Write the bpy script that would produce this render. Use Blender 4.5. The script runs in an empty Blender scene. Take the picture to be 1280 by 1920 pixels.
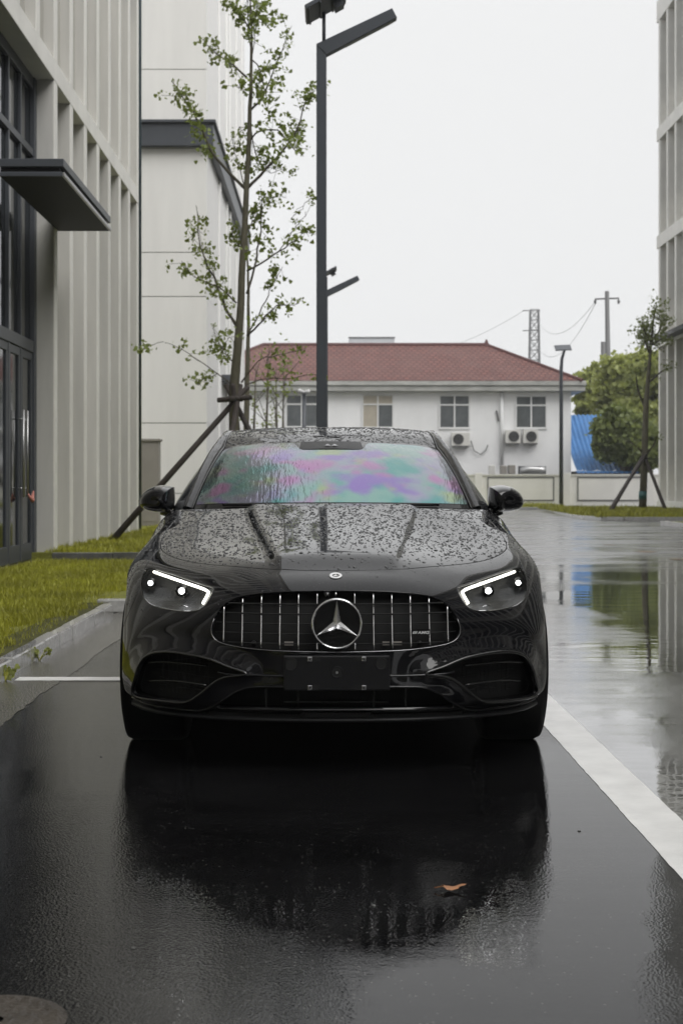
import bpy, bmesh, math, random
import numpy as np
from mathutils import Vector, Matrix
from mathutils.geometry import delaunay_2d_cdt
random.seed(7); rng = np.random.default_rng(11)
R = math.radians
scene = bpy.context.scene
C = scene.collection

# ------------------------------------------------------------------ camera
F, CX, CY, H = 2667.0, 618.0, 915.0, 1.103      # focal length / vanishing point (photo pixels), eye height
cam_d = bpy.data.cameras.new('camera'); cam = bpy.data.objects.new('camera', cam_d); C.objects.link(cam)
cam.location = (0, 0, H); cam.rotation_euler = (R(90), 0, 0)
cam_d.sensor_fit = 'VERTICAL'; cam_d.sensor_height = 36.0; cam_d.sensor_width = 24.0; cam_d.lens = 50.0
cam_d.shift_x = 22 / 1920; cam_d.shift_y = -45 / 1920
cam_d.clip_end = 2000; cam_d.clip_start = 0.05
cam_d.dof.use_dof = True; cam_d.dof.focus_distance = 5.75; cam_d.dof.aperture_fstop = 6.3
scene.camera = cam

# ------------------------------------------------------------------ sky, sun, exposure
SUN_EL, SUN_AZ = R(50), R(135)
w = bpy.data.worlds.new('World'); scene.world = w; w.use_nodes = True
nt = w.node_tree; nt.nodes.clear()
def N(nt, t, **k):
    n = nt.nodes.new(t)
    for a, b in k.items(): setattr(n, a, b)
    return n
out = N(nt, 'ShaderNodeOutputWorld'); bg = N(nt, 'ShaderNodeBackground')
sky = N(nt, 'ShaderNodeTexSky'); sky.sky_type = 'NISHITA'; sky.sun_disc = False
sky.sun_elevation = SUN_EL; sky.sun_rotation = SUN_AZ
hs = N(nt, 'ShaderNodeHueSaturation'); hs.inputs['Saturation'].default_value = 0.12; hs.inputs['Value'].default_value = 0.6
nt.links.new(sky.outputs[0], hs.inputs['Color'])
tc = N(nt, 'ShaderNodeTexCoord'); sep = N(nt, 'ShaderNodeSeparateXYZ'); nt.links.new(tc.outputs['Generated'], sep.inputs[0])
ramp = N(nt, 'ShaderNodeMapRange'); ramp.interpolation_type = 'SMOOTHSTEP'       # overcast: brighter towards the zenith
ramp.inputs[1].default_value = 0.27; ramp.inputs[2].default_value = 1.0; ramp.inputs[3].default_value = 4.78; ramp.inputs[4].default_value = 6.6
nt.links.new(sep.outputs[2], ramp.inputs[0])
cl = N(nt, 'ShaderNodeCombineColor'); 
for i in range(3): nt.links.new(ramp.outputs[0], cl.inputs[i])
tint = N(nt, 'ShaderNodeMix', data_type='RGBA', blend_type='MULTIPLY'); tint.inputs[0].default_value = 1
nt.links.new(cl.outputs[0], tint.inputs[6]); tint.inputs[7].default_value = (0.995, 1.0, 1.004, 1)
mx = N(nt, 'ShaderNodeMix', data_type='RGBA'); mx.inputs[0].default_value = 0.95
nt.links.new(hs.outputs[0], mx.inputs[6]); nt.links.new(tint.outputs[2], mx.inputs[7])
nt.links.new(mx.outputs[2], bg.inputs[0]); bg.inputs[1].default_value = 0.10
nt.links.new(bg.outputs[0], out.inputs[0])
sl = bpy.data.lights.new('sun', 'SUN'); sun = bpy.data.objects.new('sun', sl); C.objects.link(sun)
sl.energy = 1.5; sl.angle = R(50); sl.color = (1.0, 0.985, 0.96)
sun.rotation_euler = (R(90) - SUN_EL, 0, R(45)); sun.location = (0, -10, 30)
vs = scene.view_settings; vs.view_transform = 'Standard'; vs.look = 'None'; vs.gamma = 1; vs.use_curve_mapping = False; vs.exposure = 0.96
scene.cycles.use_denoising = True; scene.cycles.max_bounces = 8; scene.cycles.glossy_bounces = 5
scene.cycles.transparent_max_bounces = 12; scene.cycles.caustics_reflective = False; scene.cycles.caustics_refractive = False

# ------------------------------------------------------------------ helpers
def at(px, py, Y): return Vector(((px - CX) / F * Y, Y, H - (py - CY) / F * Y))

MATS = {}
def mat(name, col, rough=0.6, metal=0.0, var=0.0, scale=4.0, bump=0.0, bscale=40.0, spec=0.5, coat=0.0, emit=None, estr=0.0, stretch=(1, 1, 1), detail=6, ior=None):
    if name in MATS: return MATS[name]
    m = bpy.data.materials.new(name); m.use_nodes = True; t = m.node_tree
    b = t.nodes['Principled BSDF']; b.inputs['Base Color'].default_value = (*col, 1)
    b.inputs['Roughness'].default_value = rough; b.inputs['Metallic'].default_value = metal
    b.inputs['Specular IOR Level'].default_value = spec; b.inputs['Coat Weight'].default_value = coat; b.inputs['Coat Roughness'].default_value = 0.03
    if ior: b.inputs['IOR'].default_value = ior
    if emit: b.inputs['Emission Color'].default_value = (*emit, 1); b.inputs['Emission Strength'].default_value = estr
    if var or bump:
        co = N(t, 'ShaderNodeTexCoord'); mp = N(t, 'ShaderNodeMapping'); t.links.new(co.outputs['Object'], mp.inputs[0]); mp.inputs['Scale'].default_value = stretch
    if var:
        n = N(t, 'ShaderNodeTexNoise'); n.inputs['Scale'].default_value = scale; n.inputs['Detail'].default_value = detail; n.inputs['Roughness'].default_value = 0.65
        t.links.new(mp.outputs[0], n.inputs['Vector'])
        mr = N(t, 'ShaderNodeMapRange'); mr.inputs[1].default_value = 0.3; mr.inputs[2].default_value = 0.7
        mr.inputs[3].default_value = 1 - var; mr.inputs[4].default_value = 1 + var * 0.6; t.links.new(n.outputs[0], mr.inputs[0])
        mm = N(t, 'ShaderNodeMix', data_type='RGBA', blend_type='MULTIPLY'); mm.inputs[0].default_value = 1; mm.inputs[6].default_value = (*col, 1)
        cc = N(t, 'ShaderNodeCombineColor')
        for i in range(3): t.links.new(mr.outputs[0], cc.inputs[i])
        t.links.new(cc.outputs[0], mm.inputs[7]); t.links.new(mm.outputs[2], b.inputs['Base Color'])
    if bump:
        n2 = N(t, 'ShaderNodeTexNoise'); n2.inputs['Scale'].default_value = bscale; n2.inputs['Detail'].default_value = 4
        t.links.new(mp.outputs[0], n2.inputs['Vector'])
        bp = N(t, 'ShaderNodeBump'); bp.inputs['Strength'].default_value = bump; bp.inputs['Distance'].default_value = 0.02
        t.links.new(n2.outputs[0], bp.inputs['Height']); t.links.new(bp.outputs[0], b.inputs['Normal'])
    MATS[name] = m; return m

class MB:
    def __init__(s): s.v = []; s.f = []
    def add(s, v, f):
        o = len(s.v); s.v += [tuple(p) for p in v]; s.f += [tuple(i + o for i in q) for q in f]; return s
    def box(s, a, b):
        x0, x1 = sorted((a[0], b[0])); y0, y1 = sorted((a[1], b[1])); z0, z1 = sorted((a[2], b[2]))
        v = [(x0,y0,z0),(x1,y0,z0),(x1,y1,z0),(x0,y1,z0),(x0,y0,z1),(x1,y0,z1),(x1,y1,z1),(x0,y1,z1)]
        return s.add(v, [(0,3,2,1),(4,5,6,7),(0,1,5,4),(1,2,6,5),(2,3,7,6),(3,0,4,7)])
    def tube(s, pts, rad, n=8, cap=True, sx=1.0):
        pts = [Vector(p) for p in pts]
        if not hasattr(rad, '__len__'): rad = [rad] * len(pts)
        rings = []; up = Vector((0, 0, 1))
        for i, p in enumerate(pts):
            t = (pts[min(i+1, len(pts)-1)] - pts[max(i-1, 0)])
            if t.length < 1e-9: t = Vector((0, 0, 1))
            t.normalize()
            if i == 0:
                a = up if abs(t.z) < 0.9 else Vector((1, 0, 0))
                nrm = (a - t * a.dot(t)).normalized()
            else:
                nrm = nrm - t * nrm.dot(t)
                nrm = nrm.normalized() if nrm.length > 1e-6 else Vector((1, 0, 0))
            bn = t.cross(nrm)
            rings.append([p + (nrm * math.cos(2*math.pi*k/n) + bn * math.sin(2*math.pi*k/n) * sx) * rad[i] for k in range(n)])
        o = len(s.v)
        for r in rings: s.v += [tuple(q) for q in r]
        for i in range(len(pts) - 1):
            for k in range(n):
                k2 = (k + 1) % n
                s.f.append((o+i*n+k, o+i*n+k2, o+(i+1)*n+k2, o+(i+1)*n+k))
        if cap:
            s.f.append(tuple(o + k for k in reversed(range(n)))); e = o + (len(pts)-1)*n
            s.f.append(tuple(e + k for k in range(n)))
        return s
    def beam(s, a, b, wx, wz, up=(0, 0, 1)):     # rectangular bar a->b
        a, b = Vector(a), Vector(b); t = (b - a).normalized(); u = Vector(up)
        if abs(t.dot(u)) > 0.95: u = Vector((0, 1, 0))
        sd = t.cross(u).normalized() * wx / 2; vv = sd.cross(t).normalized() * wz / 2
        v = [a-sd-vv, a+sd-vv, a+sd+vv, a-sd+vv, b-sd-vv, b+sd-vv, b+sd+vv, b-sd+vv]
        return s.add(v, [(0,3,2,1),(4,5,6,7),(0,1,5,4),(1,2,6,5),(2,3,7,6),(3,0,4,7)])
    def prism(s, poly, off):       # polygon (list of points) extruded by vector
        n = len(poly); off = Vector(off); v = [Vector(p) for p in poly] + [Vector(p) + off for p in poly]
        f = [tuple(range(n)), tuple(reversed(range(n, 2*n)))] + [(i, n+i, n+(i+1) % n, (i+1) % n) for i in range(n)]
        return s.add(v, f)
    def grid(s, P):                # P[i][j] points
        n, m = len(P), len(P[0]); return s.add([p for r in P for p in r], [(i*m+j, i*m+j+1, (i+1)*m+j+1, (i+1)*m+j) for i in range(n-1) for j in range(m-1)])
    def build(s, name, m, parent=None, smooth=False, bevel=0.0):
        me = bpy.data.meshes.new(name); me.from_pydata(s.v, [], s.f); me.update()
        return link(name, me, m, parent, smooth, bevel)

def link(name, me, m, parent=None, smooth=False, bevel=0.0, fix=True):
    if fix:
        bm = bmesh.new(); bm.from_mesh(me); bmesh.ops.recalc_face_normals(bm, faces=bm.faces[:]); bm.to_mesh(me); bm.free()
    if m is not None: me.materials.append(m)
    if smooth: me.polygons.foreach_set('use_smooth', [True] * len(me.polygons))
    o = bpy.data.objects.new(name, me); C.objects.link(o)
    if parent is not None: o.parent = parent
    if bevel:
        b = o.modifiers.new('bevel', 'BEVEL'); b.width = bevel; b.segments = 2; b.limit_method = 'ANGLE'
    return o
def empty(name, loc=(0, 0, 0), rz=0):
    o = bpy.data.objects.new(name, None); C.objects.link(o); o.location = loc; o.rotation_euler = (0, 0, rz); o.empty_display_size = 0.2; return o
def tag(o, label=None, cat=None, group=None, kind=None):
    if label: o['label'] = label
    if cat: o['category'] = cat
    if group: o['group'] = group
    if kind: o['kind'] = kind
    return o
def rel(o, p): return Vector(p) - Vector(o.location)
def box(name, a, b, m, parent=None, bevel=0.0): return MB().box(a, b).build(name, m, parent, bevel=bevel)
def tri_mesh(name, V, T, m, parent=None, smooth=False):      # numpy triangles/quads
    V = np.asarray(V, np.float32); T = np.asarray(T, np.int32); k = T.shape[1]
    me = bpy.data.meshes.new(name); me.vertices.add(len(V)); me.vertices.foreach_set('co', V.ravel())
    me.loops.add(T.size); me.loops.foreach_set('vertex_index', T.ravel()); me.polygons.add(len(T))
    me.polygons.foreach_set('loop_start', np.arange(0, T.size, k, dtype=np.int32)); me.polygons.foreach_set('loop_total', np.full(len(T), k, np.int32))
    me.update(calc_edges=True); me.validate()
    return link(name, me, m, parent, smooth, fix=False)

# ------------------------------------------------------------------ materials
def wet_asphalt(name, c0, c1, p0, p1, rmax, rmin, coat, grainw, rip, rip2, far=False):
    m = bpy.data.materials.new(name); m.use_nodes = True; t = m.node_tree; b = t.nodes['Principled BSDF']; L = t.links.new
    co = N(t, 'ShaderNodeTexCoord')
    def noise(scale, detail=4, rough=.55, st=(1, 1, 1)):
        mp = N(t, 'ShaderNodeMapping'); L(co.outputs['Object'], mp.inputs[0]); mp.inputs['Scale'].default_value = st
        n = N(t, 'ShaderNodeTexNoise'); n.inputs['Scale'].default_value = scale; n.inputs['Detail'].default_value = detail; n.inputs['Roughness'].default_value = rough
        L(mp.outputs[0], n.inputs['Vector']); return n.outputs[0]
    def mr(x, a, c, d, e, sm=True):
        n = N(t, 'ShaderNodeMapRange'); n.interpolation_type = 'SMOOTHSTEP' if sm else 'LINEAR'
        for i, v in enumerate((a, c, d, e)): n.inputs[i+1].default_value = v
        L(x, n.inputs[0]); return n.outputs[0]
    def math_(op, x, y):
        n = N(t, 'ShaderNodeMath', operation=op)
        for i, v in enumerate((x, y)):
            if isinstance(v, (int, float)): n.inputs[i].default_value = v
            else: L(v, n.inputs[i])
        return n.outputs[0]
    patch = noise(0.42, 5, .58, (1, .55, 1)); puddle = mr(patch, p0, p1, 0, 1); b.inputs['Coat Weight'].default_value = coat; b.inputs['Coat Roughness'].default_value = .03          # 1 = standing water
    grain = N(t, 'ShaderNodeTexVoronoi'); grain.inputs['Scale'].default_value = 130; L(co.outputs['Object'], grain.inputs['Vector'])
    fine = noise(260, 2); ripple = noise(2.6, 3, .5, (.5, 1.6, 1)); ripple2 = noise(14, 3, .55, (.35, 1.6, 1))
    cr = N(t, 'ShaderNodeMix', data_type='RGBA'); L(mr(noise(1.3, 6, .7), .3, .7, 0, 1), cr.inputs[0])
    cr.inputs[6].default_value = (*c0, 1); cr.inputs[7].default_value = (*c1, 1)
    sp = N(t, 'ShaderNodeMix', data_type='RGBA', blend_type='MULTIPLY'); sp.inputs[0].default_value = .8; L(cr.outputs[2], sp.inputs[6])
    g2 = N(t, 'ShaderNodeCombineColor'); gv = mr(fine, .35, .68, .45, 1.6)
    for i in range(3): L(gv, g2.inputs[i])
    L(g2.outputs[0], sp.inputs[7])
    v2 = N(t, 'ShaderNodeTexVoronoi'); v2.inputs['Scale'].default_value = 75; L(co.outputs['Object'], v2.inputs['Vector'])
    sc_ = N(t, 'ShaderNodeSeparateColor'); L(v2.outputs['Color'], sc_.inputs[0])
    spk = math_('MULTIPLY', mr(v2.outputs['Distance'], .16, .30, 1, 0), mr(sc_.outputs[0], .86, .9, 0, 1))     # scattered pale aggregate stones
    ag = N(t, 'ShaderNodeMix', data_type='RGBA'); L(spk, ag.inputs[0]); L(sp.outputs[2], ag.inputs[6]); ag.inputs[7].default_value = (.085, .083, .078, 1); L(ag.outputs[2], b.inputs['Base Color'])
    L(mr(puddle, 0, 1, rmax, rmin), b.inputs['Roughness']); L(mr(puddle, 0, 1, rmax*.7, rmin*.8), b.inputs['Coat Roughness']); b.inputs['IOR'].default_value = 1.5 if far else 1.33; b.inputs['Coat IOR'].default_value = 1.6
    if far:      # far end drained and rougher; its sky sheen partly put into paler colour
        sx = N(t, 'ShaderNodeSeparateXYZ'); L(co.outputs['Object'], sx.inputs[0]); wob = math_('ADD', sx.outputs[1], math_('MULTIPLY', math_('SUBTRACT', noise(.35, 4, .6, (.5, 1, 1)), .5), 16.0))
        dr = math_('MULTIPLY', mr(wob, 15.5, 24.0, 0, 1), mr(noise(.8, 5, .62, (.35, 1, 1)), .40, .58, .45, 1)); a_ = mr(puddle, 0, 1, rmax, rmin); rr_ = math_('ADD', math_('MULTIPLY', a_, math_('SUBTRACT', 1.0, dr)), math_('MULTIPLY', dr, .42))
        fc = N(t, 'ShaderNodeMix', data_type='RGBA'); L(dr, fc.inputs[0]); L(ag.outputs[2], fc.inputs[6]); fc.inputs[7].default_value = (.062, .062, .064, 1); L(fc.outputs[2], b.inputs['Base Color'])
        L(rr_, b.inputs['Roughness']); L(math_('MULTIPLY', rr_, .8), b.inputs['Coat Roughness'])
    dry = math_('SUBTRACT', 1.0, puddle)
    hgt = math_('ADD', math_('MULTIPLY', grain.outputs['Distance'], math_('MULTIPLY', dry, grainw)), math_('MULTIPLY', ripple2, math_('ADD', math_('MULTIPLY', dry, .03), rip2)))
    hgt = math_('ADD', hgt, math_('MULTIPLY', ripple, rip))
    bp = N(t, 'ShaderNodeBump'); bp.inputs['Strength'].default_value = .55; bp.inputs['Distance'].default_value = .010
    L(bp.outputs[0], b.inputs['Coat Normal']); L(hgt, bp.inputs['Height']); L(bp.outputs[0], b.inputs['Normal'])
    return m
ASPHALT = wet_asphalt('wet_road_asphalt', (.016, .0165, .017), (.034, .034, .035), .42, .54, .13, .025, 1.0, .06, .45, .04, True)
BAYASPH = wet_asphalt('wet_bay_asphalt', (.003, .003, .0032), (.0075, .0075, .008), .40, .60, .055, .024, .0, .10, .12, .03)
CONC_WET = mat('wet_concrete', (.085, .080, .068), .16, var=.35, scale=3, bump=.25, bscale=60, stretch=(2, .5, 1))
KERB = mat('wet_kerbstone', (.48, .475, .465), .12, var=.35, scale=9, bump=.05, bscale=90, coat=1.0)
KERBD = mat('dark_kerbstone', (.10, .10, .095), .4, var=.4, scale=5, bump=.3, bscale=60)
PAINT_W = mat('road_paint_white', (.74, .735, .72), .33, var=.16, scale=5, bump=.05, bscale=150, detail=9)
PAINT_Y = mat('road_paint_yellow', (.20, .12, .05), .35, var=.4, scale=5, bump=.2, bscale=60)
SOIL = mat('soil', (.075, .075, .03), .9, spec=.1, var=.4, scale=6, bump=.6, bscale=30)
TURF = mat('turf_ground', (.17, .175, .018), .8, var=.35, scale=1.6, bump=.8, bscale=55)
GRASS = mat('grass_blade', (.31, .31, .022), .55, var=.45, scale=1.1)
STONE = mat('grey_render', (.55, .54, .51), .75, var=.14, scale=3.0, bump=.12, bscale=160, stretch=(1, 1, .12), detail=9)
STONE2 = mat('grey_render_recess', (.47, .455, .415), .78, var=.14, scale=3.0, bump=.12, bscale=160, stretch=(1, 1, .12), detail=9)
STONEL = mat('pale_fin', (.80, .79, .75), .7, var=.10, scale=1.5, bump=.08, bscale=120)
WHITE = mat('white_render', (.83, .82, .795), .7, var=.07, scale=1.6, bump=.05, bscale=120, stretch=(1, 1, .12), detail=9)
WHITE2 = mat('white_render_side', (.86, .855, .845), .7, var=.045, scale=.9, stretch=(1, 1, .3))
GROOVE = mat('groove', (.28, .28, .27), .8)
ALU = mat('dark_grey_metal', (.075, .082, .094), .42, metal=.2, var=.08, scale=3)
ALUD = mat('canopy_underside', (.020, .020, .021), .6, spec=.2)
GLASS = mat('window_glass', (.012, .016, .018), .06, spec=.9, var=.2, scale=.7)
GLASSD = mat('far_window_glass', (.11, .12, .125), .15, spec=.6, var=.45, scale=1.0)
LAMP = mat('lamp_paint', (.062, .070, .084), .40, metal=.1, var=.06, scale=2)
STEEL = mat('steel', (.45, .45, .45), .35, metal=.9)
BARK = mat('bark', (.115, .105, .07), .85, var=.4, scale=9, bump=.6, bscale=40, stretch=(1, 1, .3))
TWIG = mat('twig', (.075, .065, .045), .85, var=.3, scale=9)
STAKE = mat('dark_stake_wood', (.045, .035, .030), .75, var=.35, scale=12, bump=.4, bscale=60, stretch=(1, 1, .2))
def leafmat(name, col, trans=.35, var=.4):
    m = mat(name, col, .5, var=var, scale=2.2); t = m.node_tree; b = t.nodes['Principled BSDF']
    tr = N(t, 'ShaderNodeBsdfTranslucent'); tr.inputs[0].default_value = (col[0]*1.5, col[1]*1.5, col[2]*1.1, 1)
    mxs = N(t, 'ShaderNodeMixShader'); mxs.inputs[0].default_value = trans
    t.links.new(b.outputs[0], mxs.inputs[1]); t.links.new(tr.outputs[0], mxs.inputs[2]); t.links.new(mxs.outputs[0], t.nodes['Material Output'].inputs[0]); return m
LEAF = leafmat('ginkgo_leaf', (.19, .235, .055)); LEAF2 = leafmat('camphor_leaf', (.30, .33, .10)); LEAF3 = leafmat('dark_leaf', (.18, .215, .07))
DRYLEAF = mat('dry_leaf', (.36, .15, .05), .4, var=.3, scale=30)
def tile_mat():
    m = bpy.data.materials.new('red_roof_tile'); m.use_nodes = True; t = m.node_tree; b = t.nodes['Principled BSDF']; L = t.links.new
    co = N(t, 'ShaderNodeTexCoord'); br = N(t, 'ShaderNodeTexBrick'); mp = N(t, 'ShaderNodeMapping'); L(co.outputs['UV'], mp.inputs[0]); L(mp.outputs[0], br.inputs[0])
    br.inputs['Color1'].default_value = (.185, .082, .066, 1); br.inputs['Color2'].default_value = (.125, .062, .052, 1); br.inputs['Mortar'].default_value = (.08, .03, .03, 1)
    br.inputs['Scale'].default_value = 1; br.inputs['Brick Width'].default_value = .36; br.inputs['Row Height'].default_value = .40; br.inputs['Mortar Size'].default_value = .06; b.inputs['Specular IOR Level'].default_value = .2
    nz = N(t, 'ShaderNodeTexNoise'); nz.inputs['Scale'].default_value = .6; nz.inputs['Detail'].default_value = 6; L(co.outputs['UV'], nz.inputs[0])
    mm = N(t, 'ShaderNodeMix', data_type='RGBA'); mr = N(t, 'ShaderNodeMapRange'); mr.inputs[1].default_value = .4; mr.inputs[2].default_value = .8; mr.inputs[4].default_value = .55; L(nz.outputs[0], mr.inputs[0])
    L(mr.outputs[0], mm.inputs[0]); L(br.outputs[0], mm.inputs[6]); mm.inputs[7].default_value = (.15, .085, .075, 1); L(mm.outputs[2], b.inputs['Base Color'])
    b.inputs['Roughness'].default_value = .55; bp = N(t, 'ShaderNodeBump'); bp.inputs['Strength'].default_value = .8; bp.inputs['Distance'].default_value = .04; bp.invert = True
    L(br.outputs[1], bp.inputs['Height']); L(bp.outputs[0], b.inputs['Normal']); return m
TILE = tile_mat()
HOUSEW = mat('house_wall_paint', (.83, .83, .835), .7, var=.09, scale=.6, stretch=(1, 1, .5))
HOUSET = mat('stained_eave', (.42, .42, .40), .7, var=.35, scale=1.6, stretch=(.6, 1, 2))
FRAMEW = mat('white_window_frame', (.72, .72, .72), .45)
CURTAIN = mat('window_curtain', (.42, .38, .31), .6, var=.15, scale=2)
WALLC = mat('cream_wall', (.86, .845, .80), .7, var=.08, scale=.8)
BLUE = mat('blue_sheet_metal', (.05, .17, .40), .5, var=.25, scale=1.2, stretch=(1, 1, .3))
ACW = mat('ac_white', (.62, .61, .58), .5, var=.06, scale=3)
BLACKM = mat('black_matte', (.012, .012, .012), .6)
CABINET = mat('cabinet_steel', (.30, .28, .255), .5, var=.12, scale=2, metal=.1)
FARGREY = mat('far_metal', (.10, .10, .10), .6)
PVC = mat('white_pvc', (.70, .70, .70), .4)
REDTAPE = mat('red_tape', (.55, .22, .18), .6)
TEALB = mat('teal_wrap', (.03, .12, .12), .6)

# ================================================================== SETTING: ground, kerbs, lawns
def sheet(name, x0, x1, y0, y1, z, m, t=None):
    if t is None: o = MB().add([(x0,y0,z),(x1,y0,z),(x1,y1,z),(x0,y1,z)], [(0,1,2,3)]).build(name, m)
    else: o = box(name, (x0,y0,z-t), (x1,y1,z), m)
    return tag(o, kind='structure')
sheet('road', -300, 300, -80, 1500, 0, ASPHALT)
sheet('parking_bay', -1.60, 1.08, -6, 12.59, .002, BAYASPH)
# gutter: concrete strip with an uneven edge towards the asphalt
ys = np.arange(-6, 12.6, .06); v = []
for y in ys: v += [(-1.87, y, .0034), (-1.53 + .008*math.sin(y*3.1) + random.uniform(-.009, .009), y, .0034)]
g = MB().add(v, [(2*i, 2*i+1, 2*i+3, 2*i+2) for i in range(len(ys)-1)]).build('gutter', CONC_WET); tag(g, kind='structure')
# white painted lines
def painted(name, poly_l, poly_r, z, m):
    v = []
    for a, b in zip(poly_l, poly_r): v += [(*a, z), (*b, z)]
    return tag(MB().add(v, [(2*i, 2*i+1, 2*i+3, 2*i+2) for i in range(len(poly_l)-1)]).build(name, m), kind='structure')
yy = np.arange(-3, 13.2, .05); j = lambda s: random.uniform(-s, s)
painted('bay_side_line', [(.990 + j(.002), y) for y in yy], [(1.165 + j(.002), y) for y in yy], .0036, PAINT_W)
xx = np.arange(-1.80, .985, .05)
painted('bay_end_line', [(x, 8.12 + j(.004)) for x in xx], [(x, 8.27 + j(.004)) for x in xx], .0046, PAINT_W)
aa = np.linspace(0, 1, 30)
painted('far_lane_line', [(8.0 + 9*t, 30.2 - 1.4*t*t + 0*t) for t in aa], [(8.0 + 9*t, 30.5 - 1.4*t*t) for t in aa], .006, PAINT_W)
for (px, py, ww, dd) in ((1140, 1022, .26, .16), (1210, 1035, .42, .3), (1272, 1049, .30, .2)):
    Y = F*H/(py-CY); X = (px-CX)/F*Y; a = [(X + ww/2*math.cos(k*.5236)*random.uniform(.7, 1.1), Y + dd*math.sin(k*.5236)*random.uniform(.7, 1.1), .006) for k in range(12)]
    tag(MB().add(a, [tuple(range(12))]).build('worn_yellow_mark', PAINT_Y), kind='structure')
# lawns
def lawn(name, poly, z, m=TURF, zb=0.0):
    return tag(MB().prism([(x, y, z) for x, y in poly], (0, 0, zb - z)).build(name, m), kind='structure')
lawn('lawn', [(-4.3, -6), (-1.965, -6), (-1.965, 12.6), (.33, 12.6), (.33, 19.7), (-4.3, 19.7)], .085)
lawn('raised_lawn', [(-7, 19.86), (.33, 19.86), (.33, 36.5), (-7, 36.5)], .20)
lawn('far_lawn', [(-8, 72.2), (12, 72.2), (14, 79.8), (-8, 79.8)], .11)
isl = [(15.3, 47.3), (9.8, 47.3), (9.2, 47.9), (8.9, 49.5), (8.9, 52), (9.3, 56), (10.2, 66), (15.3, 70)]
lawn('corner_lawn', isl, .125)
lawn('near_corner_lawn', [(15.3, 38.2), (9.85, 38.2), (9.85, 41.8), (15.3, 41.8)], .12)
sheet('soil_strip', -2.20, -1.955, -6, 12.6, .089, SOIL)
def kerb_run(name, pts, h, wd, m):      # continuous far kerb
    o = MB()
    for a, b in zip(pts[:-1], pts[1:]): o.beam((a[0], a[1], h/2), (b[0], b[1], h/2), wd, h)
    return tag(o.build(name, m, bevel=.01), kind='structure')
kerb_run('far_kerb', [(-8, 72.1), (12, 72.1)], .13, .18, KERB)
kerb_run('corner_kerb', isl, .14, .16, KERB)
kerb_run('near_corner_kerb', [(15.3, 38.1), (9.8, 38.1), (9.8, 41.9), (15.3, 41.9)], .135, .15, KERB)
kerb_run('island_kerb', [(-2.06, 12.66), (.40, 12.66), (.40, 36.5)], .115, .14, KERB)
# kerb stones along the gutter, one by one
kr = empty('kerb', (-1.87, 4, 0)); tag(kr, kind='structure')
km = None
for i in range(17):
    if km is None:
        o = MB().box((-.09, .004, -.02), (0, .486, .10)).build('kerb_stone', KERB, kr, bevel=.012); km = o.data
        bm = bmesh.new(); bm.from_mesh(km); bmesh.ops.bevel(bm, geom=bm.edges[:], offset=.010, segments=2, affect='EDGES'); bm.to_mesh(km); bm.free(); o.modifiers.clear()
    else: o = bpy.data.objects.new('kerb_stone', km); C.objects.link(o); o.parent = kr
    o.location = (j(.003), i*.49, j(.0035)); o.rotation_euler = (j(.004), j(.01), j(.004))
# dark kerb that steps up to the raised lawn
kr = empty('step_kerb', (-3.85, 19.7, .08)); tag(kr, kind='structure'); km = None
for i in range(5):
    o = MB().box((.006, 0, 0), (.84, .15, .125)).build('kerb_stone', KERBD, kr, bevel=.008) if km is None else bpy.data.objects.new('kerb_stone', km)
    if km is None: km = o.data
    else: C.objects.link(o); o.parent = kr
    o.location = (i*.845, j(.004), j(.004))
# grass blades
def grass(name, n, x0, x1, y0, y1, z, hh, ww, keep=None):
    x = rng.uniform(x0, x1, n); y = rng.uniform(y0, y1, n)
    if keep is not None: k = keep(x, y); x, y = x[k], y[k]
    n = len(x); a = rng.uniform(0, 2*np.pi, n); h = rng.gamma(6, hh/6, n); lean = rng.uniform(.1, .8, n)*h; b = rng.uniform(0, 2*np.pi, n); wd = rng.uniform(.6, 1.2, n)*ww
    base = np.stack([x, y, np.full(n, z)], 1); side = np.stack([np.cos(a), np.sin(a), 0*a], 1)*wd[:, None]; tip = base + np.stack([np.cos(b)*lean, np.sin(b)*lean, h], 1)
    mid = base + np.stack([np.cos(b)*lean*.3, np.sin(b)*lean*.3, h*.6], 1)
    V = np.concatenate([base-side, base+side, mid+side*.7, mid-side*.7, tip], 0); i = np.arange(n)
    T = np.concatenate([np.stack([i, i+n, i+2*n], 1), np.stack([i, i+2*n, i+3*n], 1), np.stack([i+3*n, i+2*n, i+4*n], 1)], 0)
    return tag(tri_mesh(name, V, T, GRASS), kind='stuff')
gk = lambda x, y: (x < -2.16 + .12*np.sin(y*2.3) + .05*np.sin(y*9)) | (rng.uniform(0, 1, len(x)) < .10)
tag(grass('grass', 120000, -4.05, -2.0, 7.0, 19.7, .083, .040, .0030, gk), 'short olive green lawn grass between kerb and office facade', 'grass')
tag(grass('grass', 42000, -4.0, -1.2, 19.87, 34, .198, .055, .007), 'lawn grass on the raised bed beyond the dark kerb', 'grass')
tag(grass('grass', 30000, 9.0, 15.2, 47.5, 69, .12, .10, .02, lambda x, y: x > 8.95 + .065*np.maximum(y-52, 0)), 'green grass on the rounded corner lawn across the road', 'grass')
tag(grass('grass', 16000, -1, 12, 72.4, 79.6, .105, .12, .03), 'grass strip in front of the cream boundary wall', 'grass')

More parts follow.
